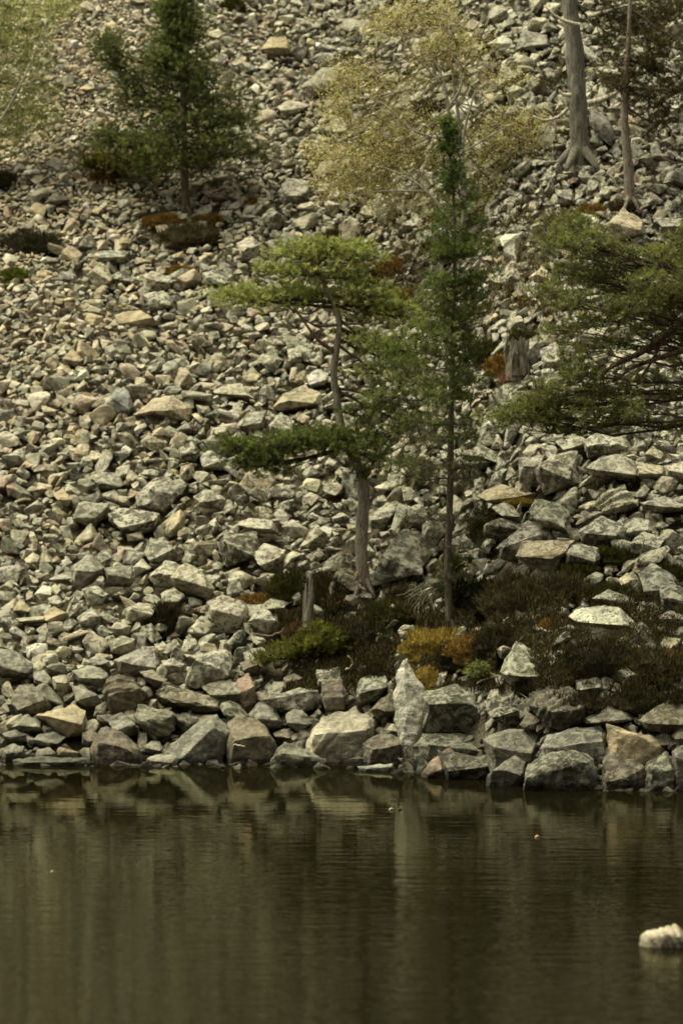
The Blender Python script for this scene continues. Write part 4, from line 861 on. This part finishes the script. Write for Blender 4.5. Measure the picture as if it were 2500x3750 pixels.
juniper('tiny green sprig above the undercut shore boulder', [(1760, 2480, 22, 22, .9), (1740, 2450, 15, 18, .7)], (1760, 2510), PG0, MG1, 'sprig', 'green_sprig')

# continuous ground cover of the bank (nobody could count it)
def cover(name, label, area, N, c0, c1, ln):
    U = rng.uniform(area[0], area[1], N); V = rng.uniform(area[2], area[3], N)
    nn = np.array([mnoise.noise(Vector((a / 90, b / 60, 3))) for a, b in zip(U, V)]); edge = np.minimum.reduce([(U - area[0]) / 200, (V - area[2] - np.clip((1700 - U) * .12, 0, 200)) / 60, (area[3] - V) / 60]); k = nn + np.clip(edge, -1, .30) > .20; U, V = U[k], V[k]
    G = ground(U, V); n = len(G); G[:, 2] += rng.uniform(-.04, .12, n); G[:, 1] -= .1
    d = rng.normal(0, .4, (n, 3)) + np.array([0, -.25, 1]); d /= np.linalg.norm(d, axis=1)[:, None]; s = np.cross(d, rng.normal(size=(n, 3))); s /= np.linalg.norm(s, axis=1)[:, None]; L = ln * rng.uniform(.5, 1.4, n)[:, None]
    VV = np.stack([G - s * .008, G + s * .008, G + d * L], 1).reshape(-1, 3); cc = np.repeat(col_mix(c0, c1, rng.uniform(0, 1, n) ** 1.5), 3, 0)
    mb = MB(); mb.add(VV, np.arange(3 * n).reshape(-1, 3), np.concatenate([cc, np.ones((3 * n, 1))], 1)); tag(mb.build(name, HEATH), label, kind='stuff')
cover('heather_cover', 'dark brown heather carpet covering the bank above the shore boulders', (1000, 2700, 2150, 2540), 80000, (.034, .030, .014), (.125, .105, .05), .07)
cover('dry_grass', 'thin dry brown grass between the upper stones', (1150, 2100, 780, 1180), 16000, (.06, .05, .02), (.2, .14, .06), .07)

# ------------------------------------------------------------------ dead wood, stump
def log(name, label, cat, pts, r0, r1, tint, lift=.12, mat=WOOD):
    b = g1(pts[0][0], pts[0][1]); Y = b[1] - lift; q = spline([P(u, v, Y - .02 * i) for i, (u, v) in enumerate(pts)], 5); m = MB()
    q = q + rng.normal(0, .006, q.shape); tube(m, q, np.linspace(r0, r1, len(q)) * PXM * Y, (*tint, 1), 0, 8, .12); loc = q[0]
    o = m.build(name, mat, loc=tuple(loc), smooth=True); return tag(o, label, cat)
log('dead_branch', 'pale bleached dead branch lying down the slope right of the upper left pine', 'dead branch', [(800, 205), (860, 250), (920, 268), (975, 275)], 7, 4, (.42, .36, .27))
log('dead_branch', 'short bleached stick right of the upper left pine, below the long branch', 'dead branch', [(915, 285), (950, 310), (975, 325)], 11, 5, (.42, .34, .24))
log('dead_branch', 'grey fallen branch below the thick pine trunk', 'dead branch', [(1960, 600), (2050, 592), (2100, 598), (2145, 612)], 8, 5, (.24, .23, .18))
log('dead_branch', 'long grey fallen limb leaning from the thick trunk down to the right', 'dead branch', [(2165, 380), (2200, 450), (2240, 520), (2262, 575)], 12, 6, (.34, .31, .25), .5)
log('dead_branch', 'thin pale twig crossing the stones left of the thick trunk', 'dead branch', [(1900, 395), (1960, 405), (2030, 385), (2075, 395)], 5, 3, (.45, .41, .32), .3)
log('dead_branch', 'grey upright broken stick left of the thick trunk', 'dead branch', [(2035, 520), (2030, 470), (2038, 425)], 5, 3, (.36, .33, .26), .3)
log('dead_branch', 'pale dead stick beside the foot of the slim reddish pine', 'dead branch', [(2230, 640), (2270, 690), (2320, 720), (2370, 700)], 5, 3, (.36, .32, .25), .3)
log('dead_branch', 'short pale broken wood piece on the heather bank', 'dead branch', [(1425, 2220), (1450, 2228), (1480, 2238), (1492, 2252)], 9, 7, (.40, .33, .25), .45)
log('dead_branch', 'curved pale twig hanging below the yellow-green juniper', 'dead branch', [(1265, 2452), (1285, 2442), (1290, 2425), (1275, 2400)], 3, 2, (.36, .30, .2), .5)
log('dead_branch', 'dark drooping root on the boulder left of the juniper', 'dead branch', [(930, 2322), (980, 2330), (1020, 2318), (1040, 2300)], 4, 2, (.16, .13, .09), .4)
log('dead_branch', 'pale dead root in the reddish earth above the blue-green boulder', 'dead branch', [(1965, 2300), (2000, 2312), (2040, 2320), (2075, 2345)], 8, 3, (.40, .34, .25), .45)
log('dead_branch', 'curved pink brown root at the foot of the crooked pine', 'dead branch', [(1305, 2095), (1308, 2130), (1322, 2152), (1338, 2160)], 8, 5, (.36, .25, .18), .45)
log('dead_branch', 'thin tan stick lying on the brown triangular shore boulder', 'dead branch', [(855, 2728), (875, 2730), (897, 2734)], 3, 2, (.55, .44, .3), .4)
def fan():   # bare drooping dead twigs left of the slender pine foot
    b = g1(1640, 2260); Y = b[1] - .3; m = MB()
    for k in range(9):
        t = k / 8; e = (1480 + 100 * t + random.uniform(-12, 12), 2170 + 40 * t + random.uniform(-20, 25)); q = bez(P(1632, 2150, Y + .2), P(1590 - 20 * k / 4, 2110 + 6 * k, Y), P(*e, Y - .1), 9); tube(m, q, np.linspace(.012, .004, 9), (.26, .24, .18, 1), 0, 5)
        n = 9; j = rng.integers(3, 9, n); twigs(m, q[j], q[j] + rng.normal(0, .07, (n, 3)) + np.array([-.05, 0, -.06]), .004, (.26, .24, .18))
    tag(m.build('dead_branch', WOOD, loc=tuple(P(1632, 2150, Y + .2))), 'fan of bare grey drooping twigs left of the slender pine foot', 'dead branch')
fan()
def stump(name, label, u, vb, hw, hh, tint, lift):
    b = g1(u, vb); Y = b[1] - lift; m = MB(); k = PXM * Y; c = P(u, vb, Y); rs = np.random.default_rng(int(u)); ns = 9 + int(hw / 3)
    tube(m, [c - [0, 0, .2], c + [0, 0, hh * k * .3], c + [hw * k * .1, 0, hh * k * .62]], [hw * k * 1.05, hw * k * .85, hw * k * .62], (*tint, 1), 0, 12, .12)
    for i in range(ns):                                   # splinters of split grain round the core
        a = i / ns * 6.283 + rs.uniform(-.3, .3); q = c + np.array([math.cos(a), math.sin(a), 0]) * hw * k * rs.uniform(.5, .9); H_ = hh * k * rs.uniform(.45, 1.05)
        e = q + np.array([rs.normal(0, .10) * hw * k, 0, H_]); mid = (q + e) / 2 + rs.normal(0, .10, 3) * hw * k; f_ = rs.uniform(.7, 1.35)
        tube(m, [q - [0, 0, .12], q + [0, 0, .02], mid, e], np.array([.42, .36, .30, .10]) * hw * k * rs.uniform(.7, 1.2), (tint[0] * f_, tint[1] * f_, tint[2] * f_, 1), 0, 5, .15)
    return tag(m.build(name, BARK, loc=tuple(c), smooth=False), label, 'tree stump')
stump('tree_stump', 'rotten grey grooved tree stump on the slope under brown heather', 1895, 1345, 42, 110, (.15, .135, .10), .15)
stump('tree_stump', 'narrow pale grey dead stub standing in the heather bank', 1130, 2245, 20, 120, (.20, .185, .145), .6)
bush('heather_bush', 'yellow brown heather crowning the rotten stump', 'heather bush', 1915, 1262, 60, 55, 'olive', HG)

# ------------------------------------------------------------------ rock and bits in the lake
def lake_rock():
    D = CAMH / ((3462 - VH) / 1875 * TANV); k = PXM * D; m = MB(); rs = np.random.default_rng(4)
    o0 = [(2342, 3430), (2358, 3412), (2388, 3412), (2396, 3420), (2450, 3392), (2462, 3390), (2470, 3384), (2482, 3386), (2500, 3420), (2520, 3440), (2540, 3462), (2340, 3462)]
    Wd = lambda u, v, dy: P(u, v, D + dy)
    pts = [Wd(u, v, 0) for u, v in o0] + [Wd(2380, 3434, -.16), (Wd(2440, 3424, -.22)), Wd(2490, 3430, -.18), Wd(2400, 3428, .3), Wd(2470, 3408, .34), Wd(2520, 3450, .3)]
    q = [P(u, 3464, D) for u in (2345, 2420, 2530)]
    for a in q: pts.append(a + np.array([0, -.2, -.25])); pts.append(a + np.array([0, .35, -.25]))
    loc = P(2440, 3462, D); bm = hull(np.array(pts) - loc); V, F = refine(bm, .38, 5.1, .012, .03, .0)
    d = V @ np.array([.90, .1, .42]); V[:, 1] -= .010 * np.sign(np.sin(d * 95 + 2 * np.sin(V[:, 0] * 20))) ; V[:, 2] += .006 * np.sin(d * 95)
    m.add(V + loc, F, (*COLS['cream'], .12)); tag(m.build('boulder', ROCK, loc=tuple(loc), smooth=True, sharp=25), 'cream ribbed rock standing alone out of the lake at lower right', 'boulder')
lake_rock()
def speck(u, v, w_, h_, tint, label, name='floating_twig', cat='floating twig'):
    D = CAMH / ((v - VH) / 1875 * TANV); k = PXM * D; m = MB(); c = P(u, v, D)
    tube(m, spline([c + np.array([-w_ * k, 0, -.004]), c + np.array([0, .01, h_ * k]), c + np.array([w_ * k, .02, .0])], 4), [h_ * k * .7] * 9, (*tint, 1), 0, 6, .2); tag(m.build(name, WOOD, loc=tuple(c), smooth=True), label, cat)
speck(1432, 2966, 7, 5, (.5, .45, .36), 'pale floating twig on the water below the white slab')
speck(1462, 2966, 9, 4, (.10, .08, .05), 'dark floating twig right of the pale one')
speck(1966, 3066, 6, 5, (.55, .36, .24), 'small orange-tan leaf floating on the dark water at right', 'floating_leaf', 'floating leaf')
speck(192, 3192, 4, 3, (.6, .55, .45), 'tiny pale speck of drift floating at lower left', 'floating_leaf', 'floating leaf')

# ------------------------------------------------------------------ labels for the remaining boulders
LM = [(110, 880, 'the blackish heather at the left edge'), (605, 2250, 'the lone round heather bush'), (1090, 2280, 'the dead fern patch'), (2140, 2270, 'the long white flat rock'), (680, 700, 'the upper left pine foot'), (50, 1000, 'the bright green moss cushion'),
      (430, 1510, 'the smooth blue-grey boulder'), (500, 1170, 'the long flat slab'), (840, 2250, 'the large pale round boulder'), (500, 2050, 'the wide layered slab stack'), (340, 1880, 'the square grey-green block'), (500, 2530, 'the dark ribbed boulder'), (770, 2440, 'the tall slanting slab'), (1240, 1440, 'the crooked pine trunk'),
      (880, 1130, 'the left arm of the flat crown'), (1895, 1290, 'the rotten stump'), (2030, 1750, 'the upright brown boulder'), (2250, 1830, 'the striped layered boulder'), (2310, 2120, 'the cream pointed rock'), (1560, 2600, 'the undercut shore boulder'), (2120, 480, 'the thick pine trunk'), (2300, 650, 'the slim reddish trunk'),
      (1000, 170, 'the large tan boulder near the top'), (1190, 320, 'the leaning grey slab'), (320, 30, 'the pale boulder at the top edge'), (1650, 560, 'the slender pine tip'), (1990, 1010, 'the bright cream block'), (1648, 1600, 'the slender pine trunk'), (880, 1650, 'the dark lower pine bough'), (2330, 880, 'the large tan boulder under the reddish trunk'),
      (820, 1900, 'the dark squarish middle boulder'), (100, 2470, 'the flat boulder on the left edge'), (280, 2640, 'the cream striped boulder'), (900, 2700, 'the brown triangular shore boulder'), (2100, 2800, 'the black bellied boulder'), (60, 1790, 'the small reddish block'), (390, 1900, 'the peaked pale ridge boulder'), (230, 2260, 'the flat tan block')]
ADJ = dict(tan='tan', pale='pale', grey='grey', green='grey-green', brown='brown', dark='dark', white='whitish', blue='blue-grey', pink='pinkish', cream='cream')
ORD = ['nearest', 'second nearest', 'third nearest', 'fourth nearest', 'fifth nearest', 'sixth nearest', 'seventh nearest', 'eighth nearest', 'ninth nearest', 'tenth nearest', 'eleventh nearest', 'twelfth nearest', 'thirteenth nearest', 'fourteenth nearest']
cnt = {}; todo = []
for (o, u, v, s, c) in BOULDERS:
    if o.get('label'): continue
    d = [math.hypot(u - a, v - b) for a, b, _ in LM]; j = int(np.argmin(d)); dx, dy = u - LM[j][0], v - LM[j][1]
    side = ('above' if dy < 0 else 'below') if abs(dy) > abs(dx) else ('left of' if dx < 0 else 'right of')
    todo.append((d[j], o, ADJ[c], side, LM[j][2]))
for d, o, c, side, lm in sorted(todo, key=lambda t: t[0]):
    key = (c, side, lm); n = cnt.get(key, 0); cnt[key] = n + 1
    o['label'] = f'{c} boulder, {ORD[min(n, 13)]} of its colour {side} {lm}'
